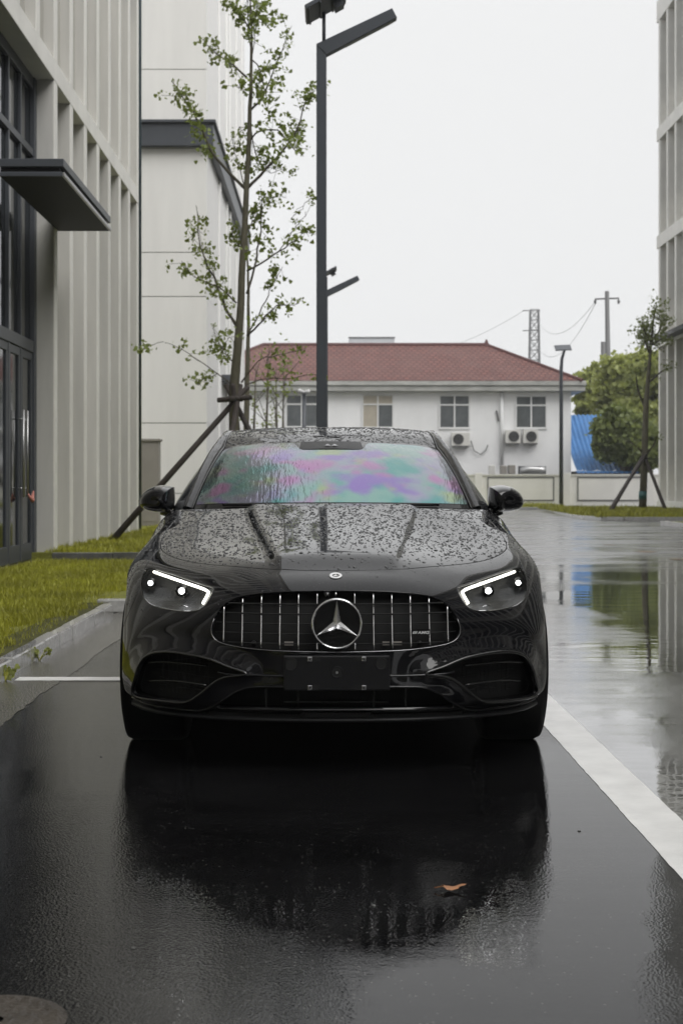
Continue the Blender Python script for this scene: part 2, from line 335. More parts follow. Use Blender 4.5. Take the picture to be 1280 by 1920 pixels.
# ================================================================== LEFT OFFICE BUILDING
bl = empty('office_building', (-3.9, 20.1, 0)); tag(bl, 'grey rendered office building with pale vertical fins, glazed entrance and dark canopy', 'building')
XF, DP = -3.9, .30; YB0, YB1 = -26.0, 28.95
P = lambda n, a, b, m, bev=0.0, par=bl: box(n, rel(bl, a), rel(bl, b), m, par, bev)
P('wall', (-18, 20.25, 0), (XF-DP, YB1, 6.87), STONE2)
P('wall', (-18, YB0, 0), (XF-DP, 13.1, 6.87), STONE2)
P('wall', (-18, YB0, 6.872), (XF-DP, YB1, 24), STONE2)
fins = [20.1 + 1.235*k for k in range(8)]
fm = None
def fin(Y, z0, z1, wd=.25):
    P('fin_lit_strip', (XF-.001, Y+.004, z0), (XF+.012, Y+wd-.004, z1), STONEL, .004); return P('fin', (XF-DP-.02, Y, z0), (XF-.002, Y+wd, z1), STONE)
FINF = []
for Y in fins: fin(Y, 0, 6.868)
for k in range(-37, 0):
    Y = 20.1 + 1.235*k
    if Y > 12.9: continue
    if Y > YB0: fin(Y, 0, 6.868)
for k in range(-37, 8):
    Y = 20.1 + 1.235*k
    if Y < YB0: continue
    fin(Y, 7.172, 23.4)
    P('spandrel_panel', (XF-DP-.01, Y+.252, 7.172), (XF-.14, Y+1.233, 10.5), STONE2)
    if Y > -8:
        P('window', (XF-DP-.005, Y+.253, 10.502), (XF-DP+.03, Y+1.232, 14.0), GLASS); P('window', (XF-DP-.005, Y+.253, 16.2), (XF-DP+.03, Y+1.232, 21.0), GLASS)
# fin fronts: the brighter daylight on them is put into a paler strip
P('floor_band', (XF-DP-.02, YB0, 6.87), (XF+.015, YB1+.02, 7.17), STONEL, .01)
P('roof_band', (XF-DP-.02, YB0, 23.4), (XF+.02, YB1+.02, 24.2), STONE, .01)
P('end_wall', (-17.9, YB1+.002, 0), (XF-DP-.03, YB1+.12, 24), STONE)
# entrance: glass set back, frames, doors
GX = -4.17
ent = P('entrance_glazing', (GX-.06, 13.12, .10), (GX-.03, 20.08, 6.86), GLASS)
P('threshold', (GX-.3, 13.12, 0), (GX+.16, 20.08, .10), CONC_WET)
P('return_wall', (GX-.5, 20.085, 0), (XF-.005, 20.098, 6.868), STONE)
for Y in (13.6, 14.45, 15.3, 16.15, 16.95, 17.7, 18.44, 19.17):
    P('mullion', (GX-.03, Y-.035, .10), (GX+.02, Y+.035, 3.0), ALU, .006)
    P('mullion', (GX-.03, Y-.03, 3.16), (GX+.02, Y+.03, 6.86), ALU, .006)
P('mullion', (GX-.03, 19.93, .10), (GX+.04, 20.08, 6.86), ALU, .006)
P('transom', (GX-.03, 13.12, 3.0), (GX+.03, 19.93, 3.16), ALU, .006)
P('transom', (GX-.03, 13.12, 5.75), (GX+.024, 19.93, 5.85), ALU, .006)
P('transom', (GX-.03, 13.12, 6.70), (GX+.024, 19.93, 6.86), ALU, .006)
for (a, b) in ((18.475, 19.135), (19.205, 19.925), (17.735, 18.405)):      # door leaves
    d = P('door', (GX-.028, a, .11), (GX-.012, b, 2.99), GLASS)
    dr = lambda n, p, q, m: box(n, rel(bl, p), rel(bl, q), m, d, .004)
    dr('door_frame', (GX-.011, a, .11), (GX+.012, b, .34), ALU); dr('door_frame', (GX-.011, a, 2.88), (GX+.012, b, 2.99), ALU)
    dr('door_frame', (GX-.011, a, .341), (GX+.012, a+.09, 2.879), ALU); dr('door_frame', (GX-.011, b-.09, .341), (GX+.012, b, 2.879), ALU)
for Y in (19.05, 19.30):
    h = MB(); h.tube([rel(bl, (GX+.075, Y, .98)), rel(bl, (GX+.075, Y, 2.15))], .016)
    for z in (1.1, 2.03): h.tube([rel(bl, (GX, Y, z)), rel(bl, (GX+.075, Y, z))], .010)
    h.build('door_handle', STEEL, bl, True)
tp = tag(MB().tube([(GX+.09, 19.27, 1.02), (GX+.13, 19.36, .93), (GX+.10, 19.50, .98), (GX+.09, 19.62, 1.06)], [.012, .03, .025, .01], 6).build('seal_tape', REDTAPE, None, True), 'pale red strip of tape tied on the glass door handle', 'tape')
# canopy with stepped edge
XO = -3.14; YN, YFAR = 16.8, 20.42
cn = empty('entrance_canopy', (XF, YFAR, 4.75)); cn.parent = bl; cn.location = rel(bl, (XF, YFAR, 4.75)); 
cw = Vector((XF, YFAR, 4.75))
cb = lambda n, a, b, m, bev=0.006: box(n, Vector(a)-cw, Vector(b)-cw, m, cn, bev)
cb('canopy_fascia', (XF+.003, YN, 4.90), (XO, YFAR, 4.995), ALU)
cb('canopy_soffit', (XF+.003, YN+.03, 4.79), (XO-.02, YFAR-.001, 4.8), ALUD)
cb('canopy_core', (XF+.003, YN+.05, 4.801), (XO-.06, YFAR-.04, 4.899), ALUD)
cb('edge_trim', (XO-.018, YN+.02, 4.785), (XO+.01, YFAR+.004, 4.835), STEEL)
cb('edge_trim', (XF+.003, YN+.0, 4.785), (XO-.02, YN+.028, 4.84), ALU)
# downpipe at the far corner
tag(MB().tube([(XF-.02, 29.25, .2), (XF-.02, 29.25, 24)], .055, 10).build('downpipe', mat('teal_pipe', (.035, .055, .065), .4), None, True), 'dark teal downpipe at the far corner of the finned office', 'pipe')

# ================================================================== WHITE BUILDING BEHIND
bw = empty('white_building', (-3.28, 38, 0)); tag(bw, 'tall white rendered building with grey metal cornice behind the finned office', 'building')
Q = lambda n, a, b, m, bev=0.0, par=bw: box(n, rel(bw, a), rel(bw, b), m, par, bev)
Q('core', (-14, 38.03, 0), (-3.31, 55, 20), GROOVE)
zj = [0, .96, 2.84, 6.22, 7.40, 10.18, 12.29, 15.2, 20]
for a, b in zip(zj[:-1], zj[1:]):
    Q('wall_panel', (-14, 38, a+.012), (-3.28, 38.028, b-.012), WHITE)
    Q('wall_panel', (-3.308, 38.03, a+.004), (-3.28, 55, b-.004), WHITE2)
for Y, wd in ((41.9, .5), (44.9, .35), (46.4, .35), (49.6, .4), (52.6, .4)):
    for a, b in ((.2, 10.15), (10.85, 20)): Q('pilaster', (-3.279, Y, a), (-3.22, Y+wd, b), WHITE2, .01)
Q('cornice', (-14, 37.78, 10.20), (-3.09, 37.999, 10.80), ALU, .01)
Q('cornice', (-3.279, 38.001, 10.20), (-3.09, 55, 10.80), ALU, .01)
Q('cornice_lip', (-14, 37.70, 10.802), (-3.02, 38, 10.88), ALU, .01)
Q('cornice_lip', (-3.279, 38.002, 10.802), (-3.02, 55, 10.88), ALU, .01)
Q('door_canopy', (-3.279, 43.2, 4.36), (-2.95, 46.0, 4.55), ALU, .01)
Q('canopy_post', (-3.05, 43.25, .2), (-2.98, 43.33, 4.359), ALU)
Q('roof_deck', (-14, 38.03, 20.01), (-3.3, 55, 20.2), ALU)
# steel cabinet beside it
ct = empty('utility_cabinet', (-4.33, 34.2, .2)); tag(ct, 'tall beige steel utility cabinet at the end of the finned office', 'cabinet')
box('cabinet_body', (-.30, -.2, 0), (.25, .2, 2.02), CABINET, ct, .01); box('cabinet_cap', (-.34, -.24, 2.021), (.29, .24, 2.08), CABINET, ct, .008)
box('cabinet_door', (-.26, -.212, .1), (.21, -.201, 1.94), CABINET, ct, .004)

# ================================================================== RIGHT OFFICE BUILDING
br = empty('office_building', (15.4, 67, 0)); tag(br, 'grey finned office building at the right edge across the road', 'building')
P2 = lambda n, a, b, m, bev=0.0: box(n, rel(br, a), rel(br, b), m, br, bev)
XR = 15.4
P2('wall', (XR+.45, -20, 0), (30, 67, 24), STONE2)
bands = [(0, .5), (7.7, 8.1), (12.35, 12.95), (17.4, 18.0), (23, 24)]
for a, b in bands: P2('floor_band', (XR-.02, -20, a), (XR+.46, 67.02, b), STONEL, .01)
P2('ledge', (XR-.5, 58, 7.86), (XR-.021, 65.2, 8.05), ALU)
k = 0; Y = 66.72
while Y > -18:
    for (a, b), (c, d) in zip(bands[:-1], bands[1:]): P2('fin', (XR, Y-.3, b+.001), (XR+.46, Y, c-.001), STONEL)
    if k % 2 == 0 or True:
        for (a, b), (c, d) in zip(bands[:-1], bands[1:]): P2('window', (XR+.40, Y-1.54, b+1.3), (XR+.445, Y-.302, c-.3), GLASS)
    Y -= 1.55 if Y > 40 else 1.55; k += 1
P2('corner_wall', (XR+.47, 67.001, 0), (30, 67.1, 24), STONE)

bk = empty('office_block', (5.5, -38, 0)); tag(bk, 'grey office block closing the street behind the viewpoint, mirrored darkly in the car front', 'building')
box('wall', (-9, -6, 0), (9.4, 0, 21), STONE2, bk)
for fz in range(5):
    z = .6 + fz*4.1
    for k in range(11): box('window', (-8.6+k*1.62, .002, z), (-7.3+k*1.62, .05, z+2.9), GLASS, bk)
    box('floor_band', (-9.05, .003, z+3.2), (9.45, .22, z+3.8), STONE, bk)

# ================================================================== HOUSE WITH RED ROOF
hs_ = empty('red_roof_house', (2.6, 85, 0)); tag(hs_, 'two storey grey house with red tiled hip roof behind the boundary wall', 'house')
T = lambda n, a, b, m, bev=0.0, par=hs_: box(n, rel(hs_, a), rel(hs_, b), m, par, bev)
XL, XRR = -8.7, 14.4
T('wall', (XL, 85, 0), (XRR, 95, 6.85), HOUSEW)
T('eave', (XL-.55, 84.45, 6.86), (XRR+.75, 95.6, 7.18), HOUSET, .03); T('gutter', (XL-.6, 84.36, 7.19), (XRR+.8, 95.7, 7.46), HOUSET, .03)
# hip roof with UVs in metres
e0, e1, yf, yb, ze, zr = XL-.65, XRR+.55, 84.35, 95.65, 7.47, 10.15
rv = [(e0, yf, ze), (e1, yf, ze), (e1, yb, ze), (e0, yb, ze), (-4.25, 90, zr), (9.9, 90, zr)]
me = bpy.data.meshes.new('roof'); me.from_pydata([tuple(rel(hs_, p)) for p in rv], [], [(0,1,5,4), (1,2,5), (2,3,4,5), (3,0,4)]); me.update()
uv = me.uv_layers.new(name='UVMap')
for p in me.polygons:
    n = p.normal; uu = Vector((0, 0, 1)).cross(n).normalized(); vv = n.cross(uu)
    for li in p.loop_indices:
        c_ = me.vertices[me.loops[li].vertex_index].co; uv.data[li].uv = (c_.dot(uu), c_.dot(vv))
rf = link('roof', me, TILE, hs_, fix=False)
rid = MB(); rid.tube([rel(hs_, rv[4]), rel(hs_, rv[5])], .14, 8); rid.build('ridge_tiles', TILE, rf)
for a, b in ((5, 1), (5, 2), (4, 0), (4, 3)): MB().tube([rel(hs_, rv[a]), rel(hs_, rv[b])], .12, 8).build('hip_tiles', TILE, rf)
MB().tube([rel(hs_, (9.9, 90, 10.1)), rel(hs_, (9.9, 90, 10.5))], [.2, .05], 6).build('finial', TILE, rf)
S85 = 85/F
def house_window(px0, px1, py0, py1, kinds):
    x0, x1 = (px0-CX)*S85, (px1-CX)*S85; z1, z0 = H+(CY-py0)*S85, H+(CY-py1)*S85; xm = (x0+x1)/2; zt = z1-(z1-z0)*.28; y = 84.99
    wn = empty('window'); wn.parent = hs_; wn.location = rel(hs_, ((x0+x1)/2, 85, z0)); o = Vector(((x0+x1)/2, 85, z0))
    fr = MB(); B = lambda a, b, c, d: fr.box(Vector((a, y-.06, c))-o, Vector((b, y+.0, d))-o); f = .09
    B(x0-f, x1+f, z0-.12, z0); B(x0-f, x1+f, z1, z1+.05); B(x0-f, x0, z0, z1); B(x1, x1+f, z0, z1); B(xm-f/2, xm+f/2, z0, z1); B(x0, xm-f/2, zt-f/2, zt+f/2); B(xm+f/2, x1, zt-f/2, zt+f/2)
    fr.build('window_frame', FRAMEW, wn)
    for n, (a, b, c, d) in enumerate(((x0, xm-f/2, z0, zt-f/2), (xm+f/2, x1, z0, zt-f/2), (x0, xm-f/2, zt+f/2, z1), (xm+f/2, x1, zt+f/2, z1))):
        box('pane', Vector((a, y-.015, c))-o, Vector((b, y+.004, d))-o, CURTAIN if kinds[n] else GLASSD, wn)
house_window(538, 593, 742, 799, (0, 0, 0, 0)); house_window(681, 735, 742, 800, (1, 0, 1, 1)); house_window(825, 878, 743, 801, (0, 0, 0, 0)); house_window(968, 1022, 744, 801, (0, 0, 0, 0))
house_window(400, 455, 742, 800, (0, 0, 0, 0))
MB().tube([rel(hs_, at(940, 735, 84.9)), rel(hs_, at(940, 872, 84.9))], .11, 10).build('downpipe', PVC, hs_, True)
MB().tube([rel(hs_, at(930, 770, 84.95)), rel(hs_, at(934, 790, 84.95))], .05, 6).build('wall_bracket', FARGREY, hs_)
def ac_unit(px0, px1, py0, py1, label, fanx):
    a, b = at(px0, py1, 84.6), at(px1, py0, 84.6); c = empty('air_conditioner', ((a.x+b.x)/2, 84.75, a.z)); tag(c, label, 'air conditioner', 'air conditioner units on the grey house')
    ww, hh = (b.x-a.x)/2, b.z-a.z
    box('casing', (-ww, -.18, 0), (ww, .16, hh), ACW, c, .02)
    fg = MB(); cx = fanx*ww; r = hh*.38
    for k in range(4): fg.tube([(cx+math.cos(t)*r*(1-k*.24), -.2, hh/2+math.sin(t)*r*(1-k*.24)) for t in np.linspace(0, 2*math.pi, 25)], .018, 5, False)
    fg.build('fan_grille', FARGREY, c); MB().tube([(cx, -.187, hh/2), (cx, -.181, hh/2)], r, 20).build('fan_opening', BLACKM, c)
    box('bracket', (-ww*.9, -.15, -.07), (ww*.9, .24, -.003), FARGREY, c)
ac_unit(846, 880, 811, 836, 'white air conditioner under the third house window, left of the white downpipe', -.25)
ac_unit(947, 975, 806, 831, 'left one of the paired air conditioners right of the downpipe', .1)
ac_unit(980, 1008, 806, 831, 'right one of the paired air conditioners right of the downpipe', .1)
ww_ = MB().tube([at(882, 826, 84.9), at(888, 845, 84.9), at(900, 852, 84.9), at(910, 845, 84.9), at(914, 834, 84.9)], .03, 5).build('drain_hose', FARGREY, None); tag(ww_, 'thin looped hose hanging on the grey house wall', 'hose')
# boundary wall with framed panels
wl = empty('boundary_wall', (6, 80, 0)); tag(wl, 'long cream boundary wall with grey framed panels before the house', 'wall')
U = lambda n, a, b, m, bev=0.0: box(n, rel(wl, a), rel(wl, b), m, wl, bev)
U('wall', (-8, 80, 0), (22, 80.25, 1.80), WALLC); U('coping', (-8, 79.95, 1.803), (22, 80.3, 1.88), WALLC)
for x0 in (-5.6, -.9, 3.9, 8.85, 13.9):
    x1 = x0 + 3.75
    for a, b, c, d in ((x0, x1, 1.66, 1.72), (x0, x1, .38, .44), (x0, x0+.06, .44, 1.66), (x1-.06, x1, .44, 1.66)): U('panel_frame', (a, 79.965, c), (b, 79.998, d), FARGREY)
    U('panel', (x0+.062, 79.985, .442), (x1-.062, 79.999, 1.658), WALLC)
for x in (8.35, 13.3, 18.0): U('pillar', (x-.22, 79.9, 0), (x+.22, 79.999, 1.95), WALLC, .02)
# clutter on top of the wall
for (a, b, c, d, m, lab) in ((917, 928, 872, 889, ACW, 'pale round tank end'), (938, 950, 873, 889, CABINET, 'narrow beige box, left of two'), (953, 966, 872, 889, CABINET, 'wider beige box, right of two')):
    p, q = at(a, d, 82.5), at(b, c, 82.5); tag(box('storage_box', p, (q.x, 83.1, q.z), m, None, .03), lab + ' standing behind the boundary wall', 'box')
    
tag(MB().tube([at(975, 883, 82.5), at(992, 881, 82.5), at(1010, 882, 82.5), at(1022, 881, 82.5)], [.2, .24, .22, .2], 12).build('duct_pipe', STEEL, None, True), 'silver duct lying behind the boundary wall', 'duct')
tag(box('rack', at(972, 890, 83.2), (at(1024, 890, 83).x, 83.6, at(1000, 874, 83).z), ALU), 'dark rack behind the silver duct at the house wall', 'rack')
# blue sheet metal shed
sh = empty('blue_shed', (14.6, 84, 0)); tag(sh, 'blue corrugated sheet metal lean-to roof beside the grey house', 'shed')
rows = []
xs = np.arange(0, 4.0, .07)
for t in np.linspace(0, 1, 8): rows.append([(x, .2 + 6.2*t, 2.15 + 3.6*t**1.15 + .035*math.sin(x*2*math.pi/.28)) for x in xs])
MB().grid(rows).build('roof_sheet', BLUE, sh); box('shed_wall', (.05, .6, 0), (3.9, 6.3, 2.1), BLACKM, sh)
MB().grid([[(x, -.9 + 1.05*t, 1.98 + .15*t + .03*math.sin(x*2*math.pi/.28)) for x in np.arange(-.1, 3.6, .07)] for t in (0, .5, 1)]).build('eave_sheet', BLUE, sh)
box('eave_beam', (-.1, -.55, 1.82), (3.5, -.45, 1.93), BLACKM, sh)
# flat roofed block far behind
fb = empty('flat_roof_block', (3.6, 122, 0)); tag(fb, 'pale grey rooftop block showing above the red roof ridge', 'building')
box('wall', (-1.95, 0, 0), (1.95, 6, 13.95), mat('far_pale_block', (.5, .51, .53), .8, var=.05), fb); box('parapet', (-2.0, -.05, 13.96), (2.0, .1, 14.06), FARGREY, fb)
box('vent', (.25, -.1, 13.0), (.65, -.01, 13.5), FRAMEW, fb)

# ================================================================== LAMPS, POLES
def street_lamp(loc, label, group):
    o = empty('street_lamp', loc); tag(o, label, 'street lamp', group)
    hp = 6.47
    MB().beam((0, 0, 0), (0, 0, hp), .125, .125).build('pole', LAMP, o, bevel=.006)
    MB().beam((0, 0, 0.001), (0, 0, .02), .32, .32).build('base_plate', LAMP, o)
    MB().prism([(-.0625, -.07, hp+.002), (.0625, -.07, hp-.12), (.93, -.07, hp+.335), (.87, -.07, hp+.45), (-.0625, -.07, hp+.01)], (0, .14, 0)).build('arm', LAMP, o, bevel=.006)
    MB().prism([(.30, -.05, hp-.0045), (.88, -.05, hp+.2995), (.875, -.05, hp+.309), (.295, -.05, hp+.005)], (0, .10, 0)).build('light_panel', mat('lamp_lens', (.2, .2, .2), .3), o)
    MB().tube([(.03, 0, hp), (.03, 0, hp+.42)], .022, 10).build('mast', LAMP, o, True)
    pn = MB(); c0 = Vector((.06, 0, hp+.50)); t = Vector((math.cos(R(29)), 0, math.sin(R(29)))); up = Vector((-t.z, 0, t.x))
    def slab(m, L, D, th, off):
        q = [c0 + t*sx*L/2 + Vector((0, sy*D/2, 0)) + up*(off+sz*th/2) for sz in (-1, 1) for sx, sy in ((-1,-1),(1,-1),(1,1),(-1,1))]
        return MB().add(q, [(0,3,2,1),(4,5,6,7),(0,1,5,4),(1,2,6,5),(2,3,7,6),(3,0,4,7)])
    p = slab(None, .56, .62, .045, .02).build('solar_panel', ALU, o, bevel=.004)
    MB().add(slab(None, .54, .60, .004, .047).v, [(0,3,2,1),(4,5,6,7),(0,1,5,4),(1,2,6,5),(2,3,7,6),(3,0,4,7)]).build('solar_cells', GLASS, p)
    b = MB()
    for s in (-.2, -.07, .07, .2):
        q = [c0 + t*(s*1.2+e) + Vector((0, y, 0)) + up*(-.012+z) for z in (-.01, .008) for e, y in ((-.012,-.3),(.012,-.3),(.012,.3),(-.012,.3))]
        b.add(q, [(0,3,2,1),(4,5,6,7),(0,1,5,4),(1,2,6,5),(2,3,7,6),(3,0,4,7)])
    b.build('panel_ribs', ALU, p)
    q = [c0 + t*(.13+e) + Vector((0, y, 0)) + up*(-.06+z) for z in (-.05, .04) for e, y in ((-.06,-.1),(.06,-.1),(.06,.1),(-.06,.1))]
    MB().add(q, [(0,3,2,1),(4,5,6,7),(0,1,5,4),(1,2,6,5),(2,3,7,6),(3,0,4,7)]).build('controller_box', ALU, o)
    return o
street_lamp((-.102, 17.6, .1), 'tall dark grey square street lamp rising directly behind the car', 'solar street lamps in line behind the car')
street_lamp((-.115, 39.0, .0), 'smaller distant street lamp, its arm peeking out from the nearer lamp pole', 'solar street lamps in line behind the car')
fl = empty('street_lamp', (12.9, 80.0-.6, .1)); tag(fl, 'slim grey solar lamp with curved neck before the boundary wall', 'street lamp')
MB().tube([(0, 0, 0), (0, 0, 7.6), (.03, -.05, 8.2), (.16, -.2, 8.7)], [.12, .10, .09, .07], 10).build('pole', LAMP, fl, True)
q = MB(); c0 = Vector((.08, -.1, 8.82)); v = [c0+Vector((sx*.45, sy*.28, sy*.16 + sx*.02 + sz)) for sz in (-.03, .03) for sx, sy in ((-1,-1),(1,-1),(1,1),(-1,1))]
q.add(v, [(0,3,2,1),(4,5,6,7),(0,1,5,4),(1,2,6,5),(2,3,7,6),(3,0,4,7)]).build('solar_panel', ALU, fl)
cc = empty('camera_pole', at(570, 830, 58)); cc.location.z = .1; tag(cc, 'thin dark pole with white security cameras before the house', 'camera pole')
zt = H + (CY-735)*58/F
MB().tube([(0, 0, 0), (0, 0, zt-.1)], .09, 8).build('pole', ALU, cc, True)
for s, nm in ((-1, .13), (1, .02)): MB().tube([(s*.02, -.05, zt-.13), (s*.19, -.35, zt-.1+nm*.3)], [.07, .08], 10).build('camera', PVC, cc, True)
# utility pole, tower, wires far away
up_ = empty('utility_pole', ((1137-CX)/F*112, 112, 0)); tag(up_, 'concrete utility pole with crossarm above the trees at right', 'utility pole')
zt = H + (CY-546)*112/F
MB().tube([(.25, 0, 0), (0, 0, zt)], [.28, .17], 10).build('pole', FARGREY, up_, True)
MB().beam((-.95, 0, zt-.62), (.95, 0, zt-.55), .1, .12).build('crossarm', FARGREY, up_)
for s in (-.9, .9): MB().tube([(s, 0, zt-.62), (s*1.04, 0, zt-.8), (s, 0, zt-1.0)], [.05, .12, .06], 8).build('insulator', FARGREY, up_)
o = MB().tube([((1130-CX)/F*118, 118, 0), ((1130-CX)/F*118, 118, H+(CY-641)*118/F)], .2, 8).build('short_pole', FARGREY, None, True); tag(o, 'plain short post beside the utility pole above the trees', 'post')
tw = empty('lattice_tower', ((1001-CX)/F*220, 220, 0)); tag(tw, 'thin steel lattice pylon rising behind the red roof', 'pylon')
zt = H + (CY-581)*220/F; lt = MB()
legs = [(-1, -1), (1, -1), (1, 1), (-1, 1)]
wz = lambda z: .62 + .25*(zt-z)/zt*2
for a, b in legs: lt.beam((a*wz(0), b*wz(0), 0), (a*wz(zt), b*wz(zt), zt), .16, .16)
zs = np.linspace(10, zt, 13)
for z0, z1 in zip(zs[:-1], zs[1:]):
    for k in range(4):
        (a, b), (c, d) = legs[k], legs[(k+1) % 4]
        lt.beam((a*wz(z0), b*wz(z0), z0), (c*wz(z1), d*wz(z1), z1), .09, .09); lt.beam((c*wz(z0), d*wz(z0), z0), (a*wz(z1), b*wz(z1), z1), .09, .09); lt.beam((a*wz(z1), b*wz(z1), z1), (c*wz(z1), d*wz(z1), z1), .09, .09)
lt.build('lattice', FARGREY, tw)
for z in (zt-.1, zt-3.2): MB().beam((-1.8, 0, z), (.9, 0, z), .14, .14).build('crossarm', FARGREY, tw)
def cable(a, b, sag, r, label):
    a, b = Vector(a), Vector(b); pts = [a.lerp(b, t) - Vector((0, 0, sag*4*t*(1-t))) for t in np.linspace(0, 1, 14)]
    tag(MB().tube(pts, r, 4).build('power_cable', FARGREY, None), label, 'cable')
cable((up_.location.x-.9, 112, H+(CY-565)*112/F), (tw.location.x+.4, 219, zt-2), 2.2, .022, 'upper wire sagging between pylon and utility pole')
cable((up_.location.x-.9, 112, H+(CY-569)*112/F), (tw.location.x+.4, 219, zt-6), 2.6, .022, 'lower wire sagging between pylon and utility pole')
cable((tw.location.x-1.7, 220, zt-.2), (tw.location.x-24, 300, zt+1), 3, .03, 'wire running left from the pylon top')

# ================================================================== TREES
def leaves(pts, size, m, name, parent, nper=1, spread=.1, flat=.6):
    pts = np.asarray(pts, float); n = len(pts)
    c = pts + rng.normal(0, spread, (n, 3)); a = rng.normal(0, 1, (n, 3)); a /= np.linalg.norm(a, axis=1)[:, None]
    b = rng.normal(0, 1, (n, 3)); b -= a*(a*b).sum(1)[:, None]; b /= np.linalg.norm(b, axis=1)[:, None]; nn = np.cross(a, b)
    s = (size*rng.uniform(.6, 1.25, n))[:, None]
    V = np.concatenate([c - a*s*.55, c + b*s*.55 + a*s*.15 + nn*s*.1, c + a*s*.5 + b*s*.22, c + a*s*.36, c + a*s*.5 - b*s*.22, c - b*s*.55 + a*s*.15 + nn*s*.12], 0); i = np.arange(n)
    T = np.concatenate([np.stack([i, i+n, i+2*n], 1), np.stack([i, i+2*n, i+3*n], 1), np.stack([i, i+3*n, i+4*n], 1), np.stack([i, i+4*n, i+5*n], 1)], 0)
    return tri_mesh(name, V, T, m, parent)
def smooth_path(pts, n):
    pts = [Vector(p) for p in pts]
    if len(pts) < 3: return [pts[0].lerp(pts[-1], t) for t in np.linspace(0, 1, n)]
    out_ = []; m = len(pts)-1
    for t in np.linspace(0, m-1e-6, n):
        i = int(t); f = t-i; p0, p1, p2, p3 = pts[max(i-1, 0)], pts[i], pts[i+1], pts[min(i+2, m)]
        out_.append(.5*((2*p1)+(p2-p0)*f+(2*p0-5*p1+4*p2-p3)*f*f+(3*p1-p0-3*p2+p3)*f**3))
    return out_
Z5 = lambda x, y: (230 + .427*x, .427*y)
def young_tree(label, Y, trunk, branches, r0, zbase, dens, dx=0, mirror=False, leafm=LEAF, lsize=.062):
    px = lambda q: ((Z5(*q)[0] if not mirror else 2*445-Z5(*q)[0]) + dx, Z5(*q)[1])
    def w(q, dy=0): a = px(q); return at(a[0], a[1], Y+dy)
    base = w(trunk[0]); o = empty('ginkgo_tree', (base.x, Y, zbase)); tag(o, label, 'tree')
    ro = lambda p: Vector(p) - o.location
    tp_ = smooth_path([Vector((base.x-.02, Y, zbase-.05))] + [w(q) for q in trunk], 26)
    MB().tube([ro(p) + Vector((j(.008), j(.008), 0)) for p in tp_], [r0*(1-.93*i/25) for i in range(26)], 9).build('trunk', BARK, o, True)
    lp = []; tips = []
    for bi, (path, dz, den, r) in enumerate(branches):
        ys_ = [dz*Y*.012*(k/(len(path)-1))*(2.2) for k in range(len(path))]
        pts = smooth_path([w(q, d) for q, d in zip(path, ys_)], 14)
        pts = [p + Vector((j(.02), j(.03), j(.02)))*(min(i, 4)/4) for i, p in enumerate(pts)]
        br_ = MB().tube([ro(p) for p in pts], [max(.005, r*(1-.8*i/13)) for i in range(14)], 6).build('branch', TWIG, o, True)
        nclump = int(den*dens)
        for _ in range(nclump):
            t = random.uniform(.22, 1.0)**.8; q = pts[min(13, int(t*13))]; off = Vector((random.gauss(0, .10), random.gauss(0, .16), random.gauss(0, .09)))
            c = q + off
            if off.length > .1: tips.append((q, c))
            lp += [tuple(ro(c + Vector((random.gauss(0, .05), random.gauss(0, .06), random.gauss(0, .05))))) for _ in range(random.randint(5, 12))]
    tm = MB()
    for a, b in tips: tm.tube([ro(a), ro(b)], .004, 3, False)
    tag(tm.build('twigs', TWIG, o), kind='stuff')
    leaves(lp, lsize, leafm, 'crown', o, spread=.012)
    return o
TR = [(490,1745),(503,1560),(515,1400),(530,1100),(545,800),(558,500),(565,300),(565,100),(556,-120)]
BR = [([(540,830),(450,740),(380,640),(330,530),(280,440),(215,355)], -.5, 46, .03), ([(545,340),(480,285),(420,240),(335,160)], .4, 24, .02), ([(562,130),(500,50),(448,-5)], -.3, 20, .016),
      ([(515,1450),(450,1350),(392,1200),(345,1090),(322,905)], .4, 40, .028), ([(500,1330),(420,1260),(330,1225),(255,1145)], -.6, 14, .016), ([(490,1700),(400,1630),(270,1540),(180,1500)], -.8, 6, .012), ([(180,1500),(120,1520),(75,1545)], .2, 7, .006), ([(420,1640),(360,1660),(330,1690)], .2, 9, .008),
      ([(500,1600),(440,1540),(395,1430)], .6, 14, .012), ([(545,1475),(620,1400),(670,1350),(765,1335)], -.5, 15, .02), ([(545,1290),(590,1120),(608,950),(605,830)], .5, 22, .022), ([(545,1190),(680,1110),(740,1060),(812,1010)], -.4, 20, .018), ([(680,1110),(760,1000),(810,930)], .3, 8, .01),
      ([(545,830),(620,750),(700,660),(760,580),(800,460),(842,385)], .5, 44, .028), ([(556,620),(610,570),(690,580),(740,640),(790,690)], -.8, 24, .018), ([(565,480),(610,430),(640,360),(700,220),(738,120)], .4, 34, .02), ([(562,560),(590,700),(650,760),(700,740)], .9, 18, .012),
      ([(565,260),(600,300),(625,400),(640,500)], -.7, 24, .014), ([(568,120),(620,85),(680,40)], .3, 10, .012), ([(545,1010),(580,960),(600,920)], .9, 14, .014), ([(605,880),(650,870),(715,862)], .2, 7, .008), ([(520,1680),(600,1580),(690,1560),(800,1530)], -.5, 9, .012), ([(540,1690),(640,1660),(740,1660),(860,1640)], .4, 8, .01),
      ([(545,1475),(620,1340),(660,1250),(705,1170)], .6, 14, .014), ([(560,420),(520,390),(500,380)], -.5, 8, .008), ([(540,830),(500,700),(480,600)], .9, 16, .012), ([(530,1110),(490,1040),(480,1000)], .7, 14, .012), ([(560,640),(520,560),(515,560)], .3, 5, .008), ([(565,330),(556,150),(548,30),(560,-60)], .2, 30, .012), ([(565,300),(575,180),(580,60),(590,0)], -.4, 22, .01),
      ([(556,560),(570,650),(560,740)], .8, 12, .008), ([(740,960),(800,900),(838,850)], .2, 5, .006), ([(500,1560),(470,1480),(430,1560)], -.6, 8, .008)]
